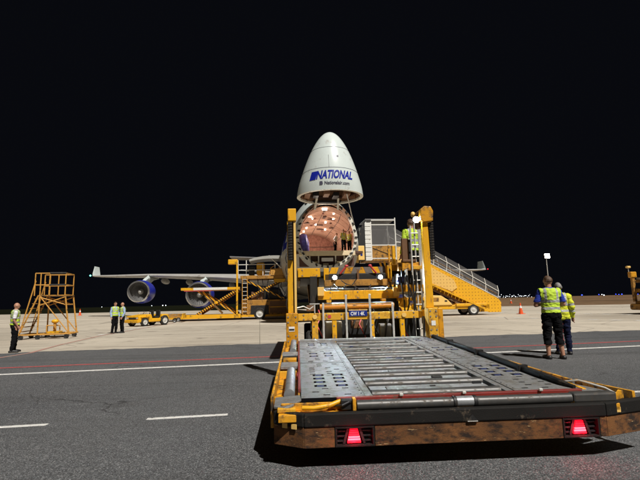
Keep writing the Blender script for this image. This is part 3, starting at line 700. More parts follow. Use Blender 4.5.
# --- right guard tube along the deck edge
LM().path([(2.54, 8.35, dz(8.35)+.035), (2.55, 6.4, dz(6.4)+.035), (2.55, 4.62, dz(4.62)+.03)], .033, 14).build('guard_tube', 'rubber', LD, True)
LM().path([(2.55, 4.60, dz(4.6)+.035), (2.56, 4.3, dz(4.3)+.03), (2.60, 4.16, dz(4.16)+.01)], .032, 14, .02).build('guard_tube', 'rubber', LD, True)
for v in (5.0, 6.2, 7.4): dbox('tube_clamp', 'rubber', 2.495, 2.605, v, v+.05, -.005, .072)
LM().extrude([(2.60, 4.45, dz(4.45)-.01), (2.72, 4.45, dz(4.45)-.01), (3.02, 4.12, .50), (2.86, 4.03, .51), (2.60, 4.14, .545)], (0, 0, -.03)).build('corner_plate', 'plate', LD, bevel=.004)
LM().path([(2.66, 4.4, .575), (2.74, 4.3, .60), (2.9, 4.16, .55), (3.03, 4.12, .47)], .008, 8).build('cable', 'galv', LD, True)
# --- left side rail
dbox('side_rail', 'yellow_worn', -.27, -.245, 4.18, 8.35, -.26, .015)
dbox('side_rail', 'yellow_worn', -.244, -.03, 4.18, 8.35, -.26, -.10)
for v in (4.3, 5.55, 5.95, 6.9): dbox('rail_gusset', 'yellow', -.243, -.035, v, v+.04, -.10, -.02)
def side_tube(v0, v1, r): LM().tube((-.10, v0, dz(v0)), (-.10, v1, dz(v1)), r, 18).build('side_roller', 'steel', LD, True)
side_tube(4.28, 5.45, .052); side_tube(7.05, 8.28, .052)
dbox('rail_bracket', 'steel', -.24, -.02, 5.75, 6.05, -.03, .01); dbox('rail_bracket', 'rubber', -.24, -.02, 6.35, 6.6, -.05, .005); dbox('rail_bracket', 'steel', -.26, -.02, 6.62, 6.95, -.02, .015)
dbox('rail_block', 'yellow', -.22, -.04, 6.12, 6.3, -.10, .03)
for v in (5.2, 5.32): LM().tube((-.03, v, dz(v)-.02), (-.005, v, dz(v)-.02), .03, 10).build('red_knob', 'redhandle', LD, True)
dbox('red_guide', 'red', -.018, .008, 4.4, 8.2, -.01, .028)
# --- left near corner
LM().extrude([(-.235, 4.08, .505), (-.12, 4.01, .50), (.012, 4.10, .555), (.0, 4.23, .565), (-.23, 4.26, .545)], (0, 0, -.02)).build('corner_plate', 'plate', LD, bevel=.004)
LM().path([(.02, 4.0, .50), (.12, 3.98, .50), (.26, 4.0, .515), (.36, 4.04, .54)], .020, 10).build('release_lever', 'yellow', LD, True)
lbox('lever_bracket', 'black', .36, .46, 3.98, 4.05, .475, .56); lbox('lever_bracket', 'yellow_worn', .46, .49, 3.95, 4.04, .47, .575)
lbox('corner_block', 'yellow', -.2, -.04, 3.99, 4.06, .465, .50)
LM().path([(.30, 4.03, .50), (.37, 3.96, .52), (.43, 3.97, .545), (.47, 4.0, .53)], .010, 8).build('hose', 'hose', LD, True)
# --- rear edge: red rail, edge rollers, trough
lbox('red_rail', 'red', .33, 2.62, 4.075, 4.125, .50, .562)
lbox('trough', 'yellow_worn', -.19, 2.86, 3.925, 4.07, .40, .462); lbox('trough_lip', 'yellow_worn', -.17, 2.72, 4.055, 4.074, .463, .53)
for (a, b) in ((.50, 1.355), (1.575, 2.44)): LM().tube((a, 3.985, .508), (b, 3.985, .508), .046, 20).build('edge_roller', 'roller', LD, True)
for (a, b) in ((1.36, 1.385), (1.39, 1.54), (1.545, 1.57)): LM().tube((a, 3.985, .512), (b, 3.985, .512), .051 if b-a < .1 else .047, 14).build('roller_bracket', 'black' if b-a < .1 else 'steel', LD, True)
lbox('end_block', 'roller', 2.455, 2.86, 3.95, 4.05, .465, .555, bev=.02)
for u in (1.48, 2.2, .9): lbox('bolt_head', 'galv', u, u+.035, 4.05, 4.075, .56, .585)
# --- bumper
plan = [(-.235, 4.06), (.03, 3.90), (2.70, 3.90), (3.20, 4.05)]
def strip(p, q, z0, z1, th, out=0):
    p = Vector((*p, 0)); q = Vector((*q, 0)); d = (q-p).normalized(); n = Vector((d.y, -d.x, 0))
    a, b = p+n*out, q+n*out; c, e = b-n*th, a-n*th
    return LM().extrude([(x.x, x.y, z0) for x in (a, b, c, e)], (0, 0, z1-z0))
for p, q in zip(plan, plan[1:]): strip(p, q, .362, .474, .07, .012).build('rubber_buffer', 'rubber', LD, bevel=.012)
strip((-.235, 4.06), (.028, 3.90), .192, .36, .05).build('bumper_plate', 'rust', LD, bevel=.004)
strip((2.702, 3.90), (3.20, 4.05), .192, .36, .05).build('bumper_plate', 'rust', LD, bevel=.004)
TL = ((.293, .635), (2.30, 2.635)); lbox('bumper_plate', 'rust', 2.638, 2.70, 3.90, 3.95, .192, .36, bev=.004)
for a, b in ((.032, .29), (.638, 2.297)): lbox('bumper_plate', 'rust', a, b, 3.90, 3.95, .192, .36, bev=.004)
for a, b in TL:
    tl = lbox('tail_light', 'rubber', a+.003, b-.003, 3.952, 3.975, .192, .36, bev=0)
    for z0, z1 in ((.192, .208), (.342, .36)): lbox('light_frame', 'rubber', a, b, 3.896, 3.95, z0, z1, tl, .003)
    for u0 in (a, b-.018): lbox('light_frame', 'rubber', u0, u0+.018, 3.897, 3.949, .209, .341, tl, .003)
    mid = (a+b)/2-.005
    lens = LM().extrude([(mid-.062, 3.925, .214), (mid+.062, 3.925, .214), (mid+.034, 3.925, .336), (mid-.034, 3.925, .336)], (0, .02, 0)).build('lens', 'lamp_red', tl, bevel=.008)
    for j in range(6):
        z_ = .224+j*.0195; hw_ = .058-.028*j/6; LM().tube((mid-hw_, 3.925, z_), (mid+hw_, 3.925, z_), .009, 8).build('lens_rib', 'lamp_redhot' if j in (1, 2) else 'lamp_red', tl, True)
    for sg in (-1, 1):
        for j in range(3): LM().bar((mid+sg*.075, 3.935, .235+j*.04), (mid+sg*.145, 3.935, .235+j*.04), .02, .012).build('louvre', 'black', tl)
        LM().bar((mid+sg*.09, 3.925, .212), (mid+sg*.05, 3.925, .338), .012, .02).build('light_guard', 'black', tl)
    point('tail_lamp', LD, (mid-UO, 3.86-VO, .25), 1.4, .02, (1, .02, .05))
for u in (-.155, -.075):
    d = Vector((.265, -.16)).normalized(); pz = 4.06-(u+.235)*.16/.265
    LM().extrude([(u, pz-.016, .345), (u+.05*d.x, pz-.016+.05*d.y, .345), (u+.05*d.x, pz-.016+.05*d.y, .385), (u, pz-.016, .385)], (-.004, -.006, 0)).build('reflector', 'pale_yellow', LD)
LM().extrude([(1.44, 3.886, .37), (1.54, 3.886, .37), (1.49, 3.886, .425)], (0, -.006, 0)).build('bracket', 'black', LD)
lbox('bracket', 'galv', 1.445, 1.535, 3.876, 3.884, .366, .372, bev=0)
LM().box(2.78, 2.86, 3.925, 3.935, .385, .43).build('reflector', 'pale_yellow', LD)
# yellow lugs by the right rear corner
LM().extrude([(2.88, 4.03, .462), (3.03, 4.10, .462), (3.03, 4.10, .53), (2.95, 4.06, .545), (2.88, 4.03, .50)], (.02, .03, 0)).build('corner_lug', 'yellow_worn', LD, bevel=.004)
LM().extrude([(3.16, 4.12, .40), (3.10, 4.9, .42), (3.10, 4.9, .50), (3.16, 4.12, .52)], (-.03, 0, 0)).build('side_rail', 'yellow_worn', LD, bevel=.004)
LM().extrude([(3.05, 4.9, .40), (2.76, 8.3, .55), (2.76, 8.3, .63), (3.05, 4.9, .50)], (-.03, 0, 0)).build('side_rail', 'yellow_worn', LD, bevel=.004)
# --- masts
lbox('mast_base', 'yellow', -.24, -.015, 8.40, 8.62, .12, 1.22, bev=.012); lbox('mast_base', 'yellow', 2.47, 2.66, 8.30, 8.56, .15, 1.255, bev=.012)
lbox('mast_base_side', 'yellow', 2.68, 2.775, 8.36, 8.60, .15, 1.25, bev=.01)
lbox('mast', 'yellow', -.20, -.10, 8.50, 8.62, 1.22, 3.02); lbox('mast_edge', 'pale_yellow', -.075, -.03, 8.5, 8.62, 1.22, 3.02)
lbox('mast_channel', 'black', -.099, -.076, 8.55, 8.62, 1.22, 3.02, bev=0)
lbox('mast_head', 'yellow', -.185, -.02, 8.47, 8.64, 3.02, 3.27, bev=.015)
LM().extrude([(2.50, 8.52, 1.255), (2.66, 8.52, 1.255), (2.63, 8.52, 3.0), (2.51, 8.52, 3.0)], (0, .12, 0)).build('mast', 'yellow', LD, bevel=.012)
hp = [(2.47, 8.45, 3.02), (2.53, 8.45, 2.96), (2.72, 8.45, 2.98), (2.735, 8.45, 3.18), (2.69, 8.45, 3.275), (2.56, 8.45, 3.285), (2.48, 8.45, 3.22)]
LM().extrude(hp, (0, .2, 0)).build('mast_head', 'yellow', LD, bevel=.012)
LM().extrude([(2.49, 8.66, 2.88), (2.58, 8.66, 2.88), (2.60, 8.66, 3.28), (2.47, 8.66, 3.22)], (0, .25, 0)).build('mast_head_shade', 'brown', LD, bevel=.02)  # brown block stands for the shadow side of the mast head
link_bm = M().box(-.045, .045, -.05, .05, -.022, .022).mesh('chain_link'); link_bm.materials.append(Y['rubber'])
for k in range(14):
    link('chain_link', link_bm, LD, bevel=.006, loc=(-.14-UO, 8.45-VO, 2.26+k*.054))
    link('chain_link', link_bm, LD, bevel=.006, loc=(2.70-UO, 8.58-VO, 2.24+k*.054))
# --- cross frame between the masts
lbox('cross_beam', 'yellow', -.012, 2.465, 8.72, 8.82, 1.06, 1.20)
lbox('cross_beam', 'yellow', 2.47, 2.84, 8.72, 8.82, 1.09, 1.225)
for a, b in ((.26, .38), (.66, .75), (1.42, 1.50), (2.02, 2.11)): lbox('frame_leg', 'yellow', a, b, 8.73, 8.81, .60, 1.058)
for u, zt in ((.485, 1.40), (.94, 1.55), (1.415, 1.555), (1.87, 1.37)): lbox('stop_rod', 'galv', u-.019, u+.019, 8.655, 8.69, .66, zt, bev=.005)
for u in (.32, 2.10): LM().tube((u, 8.715, 1.13), (u, 8.70, 1.13), .045, 14).build('bolt_cap', 'pale_yellow', LD, True)
LM().tube((.45, 9.3, 1.315), (2.03, 9.3, 1.315), .058, 16).build('cross_tube', 'orange', LD, True)
LM().tube((.55, 9.24, 1.385), (2.0, 9.24, 1.385), .012, 8).build('hose', 'hose', LD, True)
lbox('lift_beam', 'yellow', .43, 2.2, 9.55, 9.7, 1.465, 1.655)
lbox('beam_bracket', 'pale_yellow', .42, .56, 9.5, 9.56, 1.55, 1.74); lbox('beam_bracket', 'pale_yellow', 2.08, 2.21, 9.5, 9.56, 1.5, 1.71)
for u in (.60, 1.78): lbox('beam_bracket', 'yellow', u, u+.1, 9.35, 9.52, 1.40, 1.46)
sg_ = lbox('number_plate', 'sign_blue', 1.0, 1.36, 8.70, 8.715, 1.125, 1.235, bev=.003)
lbox('plate_border', 'pale_yellow', .99, 1.37, 8.706, 8.717, 1.238, 1.256, sg_, 0)
tm = text_mesh('CW 1 4K', .095, 0, .003); wx = [v.co.x for v in tm.vertices]; k_ = .28/(max(wx)-min(wx))
for v_ in tm.vertices: v_.co = Vector((1.03+(v_.co.x-min(wx))*k_-UO, 8.697-VO, 1.145+v_.co.y))
tm.materials.append(Y['white']); link('lettering', tm, sg_)
# --- machinery behind the frame
lbox('control_box', 'grey', .54, .88, 8.95, 9.2, .62, 1.0, bev=.02); lbox('control_box_lid', 'galv', .55, .87, 8.94, 9.21, 1.0, 1.02)
lbox('battery_box', 'grey', 1.66, 1.9, 9.0, 9.2, .62, .95, bev=.02)
lbox('engine_housing', 'black', .45, 2.25, 9.75, 11.6, .45, 1.72, bev=.03)
lbox('chassis', 'black', .45, 2.35, 8.95, 14.6, .34, .60, bev=.02)
for u in (.62, 1.05, 1.30, 1.75): 
    zz = .75+.1*((u*10) % 3)
    LM().path([(u, 9.0, .62), (u+.05, 8.95, zz), (u+.15, 9.1, zz+.22), (u+.12, 9.6, zz+.3)], .018, 8).build('hose', 'hose', LD, True)
lbox('pump', 'brown', 1.10, 1.35, 9.2, 9.4, .85, 1.02, bev=.02)
for u, v in ((.30, 9.8), (2.5, 9.8), (.30, 13.4), (2.5, 13.4)): wheel(LD, (u-UO, v-VO, .40), .40, .28)
# --- bridge platform, raised over the chassis
lbox('bridge_deck', 'black', .05, 3.0, 10.3, 15.2, 1.98, 2.14, bev=.01)
lbox('bridge_side', 'yellow_worn', -.02, .05, 10.3, 15.2, 1.92, 2.22); lbox('bridge_side', 'yellow_worn', 3.0, 3.07, 10.3, 15.2, 1.92, 2.22)
for u in (.35, 2.4):
    LM().bar((u, 10.6, .65), (u, 14.4, 1.93), .09, .14).build('scissor_arm', 'yellow_worn', LD, bevel=.006)
    LM().bar((u+.11, 14.4, .65), (u+.11, 10.6, 1.93), .09, .14).build('scissor_arm', 'yellow_worn', LD, bevel=.006)
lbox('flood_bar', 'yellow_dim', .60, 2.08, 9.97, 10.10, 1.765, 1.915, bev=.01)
lbox('dark_beam', 'black', .62, 2.12, 10.12, 10.25, 1.90, 2.06, bev=.01)  # black beam behind the flood bar
lbox('bridge_edge', 'yellow', 0.0, .52, 10.18, 10.28, 2.0, 2.21); lbox('bridge_edge', 'yellow', 2.2, 3.1, 10.18, 10.28, 2.115, 2.255)
lbox('edge_drop', 'yellow', .60, .72, 10.12, 10.2, 1.92, 2.2); lbox('edge_drop', 'yellow', 2.06, 2.2, 10.12, 10.27, 1.84, 2.235)
x = .73; k = 0
while x < 2.04:                                            # slanted hazard boards along the bridge lip
    sl = .06 if x < 1.38 else -.06
    wd = .17
    LM().extrude([(x, 10.2-.002*(k % 2), 2.07), (x+wd, 10.2-.002*(k % 2), 2.07), (x+wd+sl, 10.2-.002*(k % 2), 2.215), (x+sl, 10.2-.002*(k % 2), 2.215)], (0, .05, 0)).build('hazard_board', 'yellow' if k % 2 == 0 else 'grey_hatch', LD)
    x += wd+.004; k += 1
for s_, u in ((1, .98), (-1, 1.83)):
    LM().tube((u, 10.1, 2.06), (u+s_*.14, 10.05, 2.22), .022, 10).build('red_handle', 'redhandle', LD, True)
    LM().ball((u+s_*.15, 10.05, 2.235), .045, .03, .03, 10, 8).build('red_grip', 'redhandle', LD, True)
lbox('centre_pin', 'brown', 1.37, 1.42, 10.08, 10.12, 1.88, 2.16)
def flood(u, v, z, r=.06):
    h = LM().lathe([(.10, .02), (.09, r*.8), (0, r*1.15), (-.012, r*1.15), (-.012, r)], (u, v, z), (0, 1, 0), 18).build('floodlight', 'black', LD, True)
    LM().lathe([(-.008, r), (-.010, .002)], (u, v, z), (0, 1, 0), 18).build('lens', 'lamp', h, True)
    return h
flood(.84, 9.93, 1.965, .05); flood(1.89, 9.93, 1.955, .05)
for u in (.84, 1.89): spot('floodlight_lamp', LD, (u-UO, 9.86-VO, 1.96), (u-UO, 7.6-VO, .6), 150, .05, 130, (.72, .90, 1))
# --- right machinery stack
lbox('stack_beam', 'yellow', 2.16, 2.79, 9.45, 9.58, 1.60, 1.75); lbox('stack_beam', 'yellow', 2.16, 2.79, 9.45, 9.58, 1.40, 1.47)
lbox('stack_beam', 'yellow_worn', 2.2, 2.72, 9.42, 9.56, 2.06, 2.24); lbox('stack_beam', 'yellow', 2.52, 2.72, 9.38, 9.42, 2.08, 2.16)
lbox('cover', 'brown', 2.3, 2.6, 9.4, 9.6, 2.25, 2.30)
lbox('column', 'brown', 2.32, 2.46, 9.48, 9.6, 2.1, 2.78); lbox('column', 'black', 2.47, 2.52, 9.5, 9.62, 2.2, 2.76)
lbox('column', 'yellow', 2.10, 2.16, 9.5, 9.6, 2.2, 2.62)
for u, z0, z1, v in ((2.50, .6, 3.05, 9.40), (2.60, .6, 3.15, 9.44), (2.68, .6, 3.1, 9.40), (2.74, .55, 3.0, 9.5)):
    LM().tube((u, v, z0), (u, v, z1), .019, 10).build('upright_pipe', 'galv', LD, True)
for k in range(9): LM().tube((2.50, 9.40, .8+k*.26), (2.68, 9.40, .8+k*.26), .012, 8).build('ladder_rung', 'galv', LD, True)
for k in range(6):
    u = 2.22+.09*k; rv = random.Random(k)
    LM().path([(u, 9.38, .65), (u+rv.uniform(-.06, .06), 9.3, 1.0), (u+rv.uniform(-.1, .1), 9.32, 1.35), (u+rv.uniform(-.08, .1), 9.35, 1.95)], .016, 8).build('hose', 'hose', LD, True)
lbox('valve_block', 'yellow', 2.24, 2.40, 9.34, 9.44, 1.26, 1.44, bev=.02); lbox('valve_block', 'yellow', 2.44, 2.52, 9.34, 9.44, 1.22, 1.33, bev=.02)
LM().tube((2.2, 9.42, 1.30), (2.3, 9.34, 1.48), .05, 12).build('filter_can', 'yellow', LD, True)
LM().tube((2.22, 9.34, 1.86), (2.22, 9.46, 1.86), .07, 16).build('blue_cap', 'sign_blue', LD, True)
lbox('dark_pump', 'black', 2.2, 2.6, 9.5, 9.9, 1.76, 2.02, bev=.03); lbox('tank', 'black', 2.2, 2.62, 9.5, 10.0, .62, 1.06, bev=.03)
lbox('step', 'yellow', 2.70, 2.80, 9.3, 9.6, .9, 1.25)
lbox('operator_floor', 'steel', 2.15, 2.85, 9.62, 10.25, 1.55, 1.60)
for u in (2.13, 2.86): lbox('guard_post', 'yellow_worn', u-.02, u+.02, 10.0, 10.04, 1.6, 2.7)
h = flood(2.425, 8.62, 3.035, .065); spot('floodlight_lamp', LD, (2.425-UO, 8.56-VO, 3.035), (1.4-UO, 6-VO, .6), 60, .05, 130, (.75, .92, 1))
lbox('lamp_arm', 'black', 2.42, 2.50, 8.70, 8.76, 3.0, 3.05)
LM().ball((2.44, 8.9, 3.20), .05, .05, .06, 10, 8).build('beacon', 'pale_yellow', LD, True)
# left hoses and plumbing behind the left mast
LM().path([(-.1, 8.7, 1.3), (.1, 8.75, 1.34), (.22, 8.72, 1.28), (.32, 8.74, 1.36)], .014, 8).build('hose', 'galv', LD, True)
lbox('tee_handle', 'galv', .22, .42, 8.70, 8.725, 1.375, 1.395, bev=0); lbox('tee_handle', 'galv', .31, .33, 8.705, 8.72, 1.20, 1.375, bev=0)
lbox('grab_block', 'brown', .16, .32, 8.86, 8.96, 1.24, 1.36)
lbox('frame_side', 'black', .27, .43, 9.9, 10.2, .7, 2.0)

bolt = M().lathe([(0, .016), (.010, .016), (.010, .001)], (0, 0, 0), (0, -1, 0), 6).mesh('bolt_head'); bolt.materials.append(Y['grey'])
for u, v, zs in ((-.20, 8.40, (.70, .80, 1.05, 1.15)), (-.055, 8.40, (.70, .80, 1.05, 1.15)), (2.51, 8.30, (.75, .85, 1.1, 1.2)), (2.62, 8.30, (.75, .85, 1.1, 1.2)), (.10, 8.72, (1.09, 1.17)), (.55, 8.72, (1.09, 1.17)), (.85, 8.72, (1.09, 1.17)), (1.6, 8.72, (1.09, 1.17)), (1.96, 8.72, (1.09, 1.17)), (2.3, 8.72, (1.09, 1.17)), (.7, 9.55, (1.5, 1.62)), (1.3, 9.55, (1.5, 1.62)), (1.95, 9.55, (1.5, 1.62)), (.1, 10.18, (2.04, 2.17)), (.44, 10.18, (2.04, 2.17))):
    for z in zs: link('bolt_head', bolt, LD, loc=(u-UO, v-VO, z))
for u in (.30, .70, 1.46, 2.065):
    for z in (.72, .95): link('bolt_head', bolt, LD, loc=(u-UO, 8.73-VO, z))
lbox('warning_label', 'white', -.19, -.08, 8.394, 8.398, .88, .97, bev=0); lbox('warning_label', 'white', 2.52, 2.60, 8.294, 8.298, .93, 1.02, bev=0)
lbox('label_band', 'black', -.185, -.085, 8.390, 8.393, .90, .93, bev=0); lbox('warning_label', 'redhandle', .58, .64, 8.714, 8.718, 1.10, 1.16, bev=0)
rc = random.Random(31)
for k in range(9):                                            # hoses slung under the bridge lip and over the beams
    u0 = .5+rc.random()*1.4; u1 = u0+rc.uniform(.2, .6); z0 = rc.uniform(1.66, 1.9)
    LM().path([(u0, 9.74, z0), ((2*u0+u1)/3, 9.66, z0-.10), ((u0+2*u1)/3, 9.66, z0-.12), (u1, 9.74, z0+.02)], .012, 6).build('hose', 'hose', LD, True)
for k in range(7):
    u0 = .42+k*.29; LM().path([(u0, 9.28, 1.25), (u0+.04, 9.15, 1.12), (u0-.05, 9.05, .95), (u0+.08, 9.0, .66)], .014, 6).build('hose', 'hose' if k % 3 else 'redhandle', LD, True)
for k in range(5):
    z0 = 1.3+.22*k; LM().path([(-.215, 8.46, z0), (-.235, 8.43, z0+.1), (-.215, 8.46, z0+.2)], .010, 6).build('cable', 'hose', LD, True)
for k, u in enumerate((2.26, 2.36, 2.56, 2.70)):
    LM().tube((u, 9.36, 1.75), (u, 9.40, 2.08), .028 if k % 2 else .016, 10).build('hydraulic_line', 'galv' if k % 2 else 'hose', LD, True)

# ================================================================== stair truck
ST = thing('stair_truck', 'yellow passenger stair truck with white railings against the aircraft door', 'stair truck', ac(3.3, 6.2), TH)
def sbox(n, m_, *a, bev=.01): return M().box(*a).build(n, m_, ST, bevel=bev)
PZ = 5.05; X0, X1 = 3.2, 12.0; W_ = 1.0
slope = (PZ-.45)/(X1-X0); stz = lambda x: PZ-(x-X0)*slope
sbox('platform_floor', 'yellow_dim', .55, X0, -W_-.3, W_+.3, PZ-.28, PZ-.02)
for y in (-W_, W_):
    f = -1 if y < 0 else 1
    M().extrude([(X0-.1, y, stz(X0)+1.0), (X1, y, stz(X1)+.95), (X1+.25, y, stz(X1)+.6), (X1+.2, y, .22), (X1-.9, y, .22), (X0-.1, y, stz(X0)-.55)], (0, .06, 0)).build('side_panel', 'perf', ST)
    M().extrude([(X0-.2, y+f*.07-.02, stz(X0)+.5), (X0+.5, y+f*.07-.02, stz(X0)+.45), (X0+4.9, y+f*.07-.02, stz(X0+4.9)+.6), (X0+5.2, y+f*.07-.02, stz(X0+5.2)+.05), (X0+4.7, y+f*.07-.02, stz(X0+4.7)-.55), (X0-.2, y+f*.07-.02, stz(X0)-1.0)], (0, .04, 0)).build('inner_flight_panel', 'perf_pale', ST)
    M().bar((X0+.6, y+f*.1, stz(X0+.6)-.95), (X1-1.3, y+f*.1, .55), .08, .16).build('stringer', 'yellow_far', ST)
    M().bar((X0+.9, y*.8, stz(X0+.9)-1.35), (X1-2.2, y*.8, .62), .08, .14).build('truss_chord', 'brown', ST)
    tops = []
    for k in range(9):
        x = X0-.1+k*(X1-X0+.1)/8
        hh = 1.0-.06*k; p = Vector((x, y, stz(x)+.95)); q = Vector((x+.10, y, stz(x)+1.0+hh)); r = Vector((x+.0, y, stz(x)+1.5+hh)); tops.append((q, r, p))
        M().path([p, q, r], .035, 8).build('rail_post', 'conc_white', ST, True)
    for a, b in zip(tops, tops[1:]):
        M().tube(a[0], b[0], .032, 8).build('handrail', 'conc_white', ST, True)
        M().tube(a[2]+Vector((0, 0, .04)), b[2]+Vector((0, 0, .04)), .032, 8).build('lower_rail', 'conc_white', ST, True)
        M().add([a[2]+Vector((.05, .02, .05)), b[2]+Vector((-.02, .02, .05)), b[0]+Vector((-.03, .02, -.02)), a[0]+Vector((.05, .02, -.02))], [(0, 1, 2, 3)]).build('pane', 'pane', ST)
        M().add([a[0]+Vector((0, .02, .03)), b[0]+Vector((0, .02, .03)), b[1]+Vector((0, .02, 0)), a[1]+Vector((0, .02, 0))], [(0, 1, 2, 3)]).build('pane', 'pane', ST)
        mid = (a[0]+a[2])/2; mid2 = (b[0]+b[2])/2
        M().tube(mid, mid2, .018, 6).build('inner_handrail', 'yellow_dim', ST, True)
stp = M().box(0, .32, -.95, .95, 0, .05).mesh('step'); stp.materials.append(Y['steel'])
for k in range(26):
    x = X0+.15+k*(X1-X0-.4)/26; link('step', stp, ST, loc=(x, 0, stz(x)-.15))
# platform surround: white frames, panes, kick panels and the docking hood
for y in (-W_-.28, W_+.28):
    for x in (.62, 1.05, 3.15):
        M().box(x-.04, x+.04, y-.04, y+.04, PZ-.25, PZ+(3.0 if x < 3 else 3.35)).build('frame_post', 'conc_white', ST)
    for z in (PZ-.12, PZ+1.0, PZ+2.75, PZ+3.15): M().box(1.09, 3.11, y-.035, y+.035, z-.04, z+.04).build('frame_rail', 'conc_white', ST)
    M().box(1.1, 3.1, y-.01, y+.01, PZ+1.05, PZ+2.7).build('pane', 'pane', ST)
    M().box(1.1, 3.1, y-.02, y+.02, PZ-.05, PZ+.94).build('kick_panel', 'yellow_dim', ST)
    M().bar((1.15, y-.03, PZ+.75), (3.0, y-.03, PZ+.02), .04, .05).build('brace', 'black', ST)
    M().box(3.22, 4.5, y-.02, y+.02, PZ-.5, PZ+.85).build('kick_panel', 'perf_pale', ST)
    M().path([(3.15, y, PZ+1.25), (4.1, y, PZ+1.2), (5.0, y, PZ+.65)], .035, 8).build('handrail', 'conc_white', ST, True)
    M().box(4.06, 4.13, y-.03, y+.03, PZ-.3, PZ+1.9).build('frame_post', 'conc_white', ST)
    M().add([(3.2, y, PZ+.9), (4.05, y, PZ+.88), (4.05, y, PZ+1.7), (3.2, y, PZ+2.0)], [(0, 1, 2, 3)]).build('pane', 'pane', ST)
    rr = []
    for k in range(7):                                          # padded docking hood
        t = k/6; z = PZ-.35+t*3.4; xx = .62-.35*max(0, t-.55)**1.2*0-(.0) ; rr.append([Vector((.0+.55*max(0, (t-.6)/.4)**2, y-.12, z)), Vector((.58, y-.12, z+.08)), Vector((.58, y+.12, z+.08)), Vector((.0+.55*max(0, (t-.6)/.4)**2, y+.12, z))])
    M().loft(rr).build('docking_hood', 'black', ST)
    for k in range(9):
        M().box(.50, 1.0, y-.17, y+.17, PZ-.3+k*.36, PZ-.3+k*.36+.32).build('hood_slat', 'conc_white', ST, bevel=.02)
    M().box(-.12, .40, y-.16, y+.16, PZ-.25, PZ+.95).build('bumper_pad', 'pale_yellow', ST, bevel=.03)
    M().box(.05, .22, y-.18, y-.165, PZ+.1, PZ+.5).build('pad_label', 'sign_blue', ST)
M().box(.6, 3.2, -W_-.3, W_+.3, PZ+3.2, PZ+3.26).build('canopy_roof', 'grey', ST)
M().extrude([(2.2, -W_-.36, 6.8), (2.5, -W_-.36, 6.8), (4.5, -W_-.36, 5.2), (4.3, -W_-.36, 5.05)][::1], (0, .05, 0)).build('hazard_brace', 'redhandle', ST) if False else None
# support tower + truck
for y in (-.7, .7):
    M().bar((3.4, y, 1.0), (2.2, y, PZ-.3), .14, .14).build('lift_leg', 'yellow_far', ST); M().bar((6.6, y, .9), (4.2, y, PZ-.9), .10, .12).build('lift_leg', 'brown', ST)
sbox('chassis', 'yellow_far', 1.8, 11.2, -1.0, 1.0, .55, .92, bev=.03)
cab = M().extrude([(5.2, -1.1, .9), (7.9, -1.1, .9), (7.5, -1.1, 1.35), (6.9, -1.1, 1.72), (5.2, -1.1, 1.8)], (0, 2.2, 0)).build('truck_body', 'pale_yellow', ST, bevel=.05)
M().box(5.9, 6.7, -1.13, -1.09, 1.25, 1.55).build('vent', 'yellow_dim', cab); M().box(7.2, 7.42, -1.115, -1.09, 1.2, 1.32).build('vent', 'black', cab)
sbox('fender', 'yellow_far', 8.2, 10.9, -1.12, 1.12, .78, 1.02, bev=.04)
for x in (3.0, 9.7):
    for y in (-.98, .98): wheel(ST, (x, y, .48), .48, .3, 'Y')
for k in range(5):
    x = 4.6+k*1.1; M().bar((x, -.85, stz(x)-1.1), (x+.5, -.85, max(.95, stz(x)-1.75)), .06, .08).build('truss_web', 'brown', ST)

# ================================================================== far loader beside the fuselage
L2 = thing('lower_deck_loader', 'yellow scissor lift loader raised beside the fuselage under the wing', 'cargo loader', (-8.0, 41.0, 0), radians(5))
def b2(n, m_, *a, bev=.012, par=None): return M().box(*a).build(n, m_, par or L2, bevel=bev)
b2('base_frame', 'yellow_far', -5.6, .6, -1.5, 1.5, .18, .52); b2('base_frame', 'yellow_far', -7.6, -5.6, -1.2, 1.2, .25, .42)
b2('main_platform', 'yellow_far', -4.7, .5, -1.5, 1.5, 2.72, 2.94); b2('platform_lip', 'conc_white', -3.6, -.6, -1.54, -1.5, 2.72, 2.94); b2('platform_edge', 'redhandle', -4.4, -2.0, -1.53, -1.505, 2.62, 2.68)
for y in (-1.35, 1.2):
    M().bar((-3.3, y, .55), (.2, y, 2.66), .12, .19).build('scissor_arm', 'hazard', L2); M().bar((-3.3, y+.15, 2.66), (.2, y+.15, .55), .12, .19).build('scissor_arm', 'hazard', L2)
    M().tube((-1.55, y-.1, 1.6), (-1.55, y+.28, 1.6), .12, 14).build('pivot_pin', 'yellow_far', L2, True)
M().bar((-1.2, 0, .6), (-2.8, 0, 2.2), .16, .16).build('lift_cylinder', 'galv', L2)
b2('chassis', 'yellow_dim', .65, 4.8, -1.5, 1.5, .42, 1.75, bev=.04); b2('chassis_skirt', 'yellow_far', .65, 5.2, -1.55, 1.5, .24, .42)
for x in (1.2, 4.9): b2('corner_post', 'yellow_far', x-1.0 if x < 2 else x-.1, x-.85 if x < 2 else x+.05, -1.55, -1.4, .5, 5.4 if x < 2 else 3.9)
for x in (2.3,):
    for y in (-1.46, 1.4): wheel(L2, (x, y, .52), .52, .32, 'Y')
b2('wheel_arch', 'black', 1.5, 3.1, -1.54, -1.45, .45, 1.25)
b2('engine_panel', 'brown', 3.2, 4.7, -1.53, -1.5, .55, 1.6); b2('panel_strip', 'yellow_far', 3.2, 4.7, -1.55, -1.52, 1.05, 1.12)
for y in (-1.3, 1.2):
    for a, b in (((.9, 1.8), (4.5, 3.6)), ((.9, 3.6), (4.5, 1.8))): M().bar((a[0], y, a[1]), (b[0], y, b[1]), .1, .16).build('scissor_arm', 'hazard' if y < 0 else 'yellow_dim', L2)
b2('bridge_deck', 'yellow_dim', .55, 5.0, -1.5, 1.5, 3.65, 3.95); b2('bridge_ramp', 'yellow_far', 3.6, 5.1, -1.53, -1.4, 3.3, 3.62)
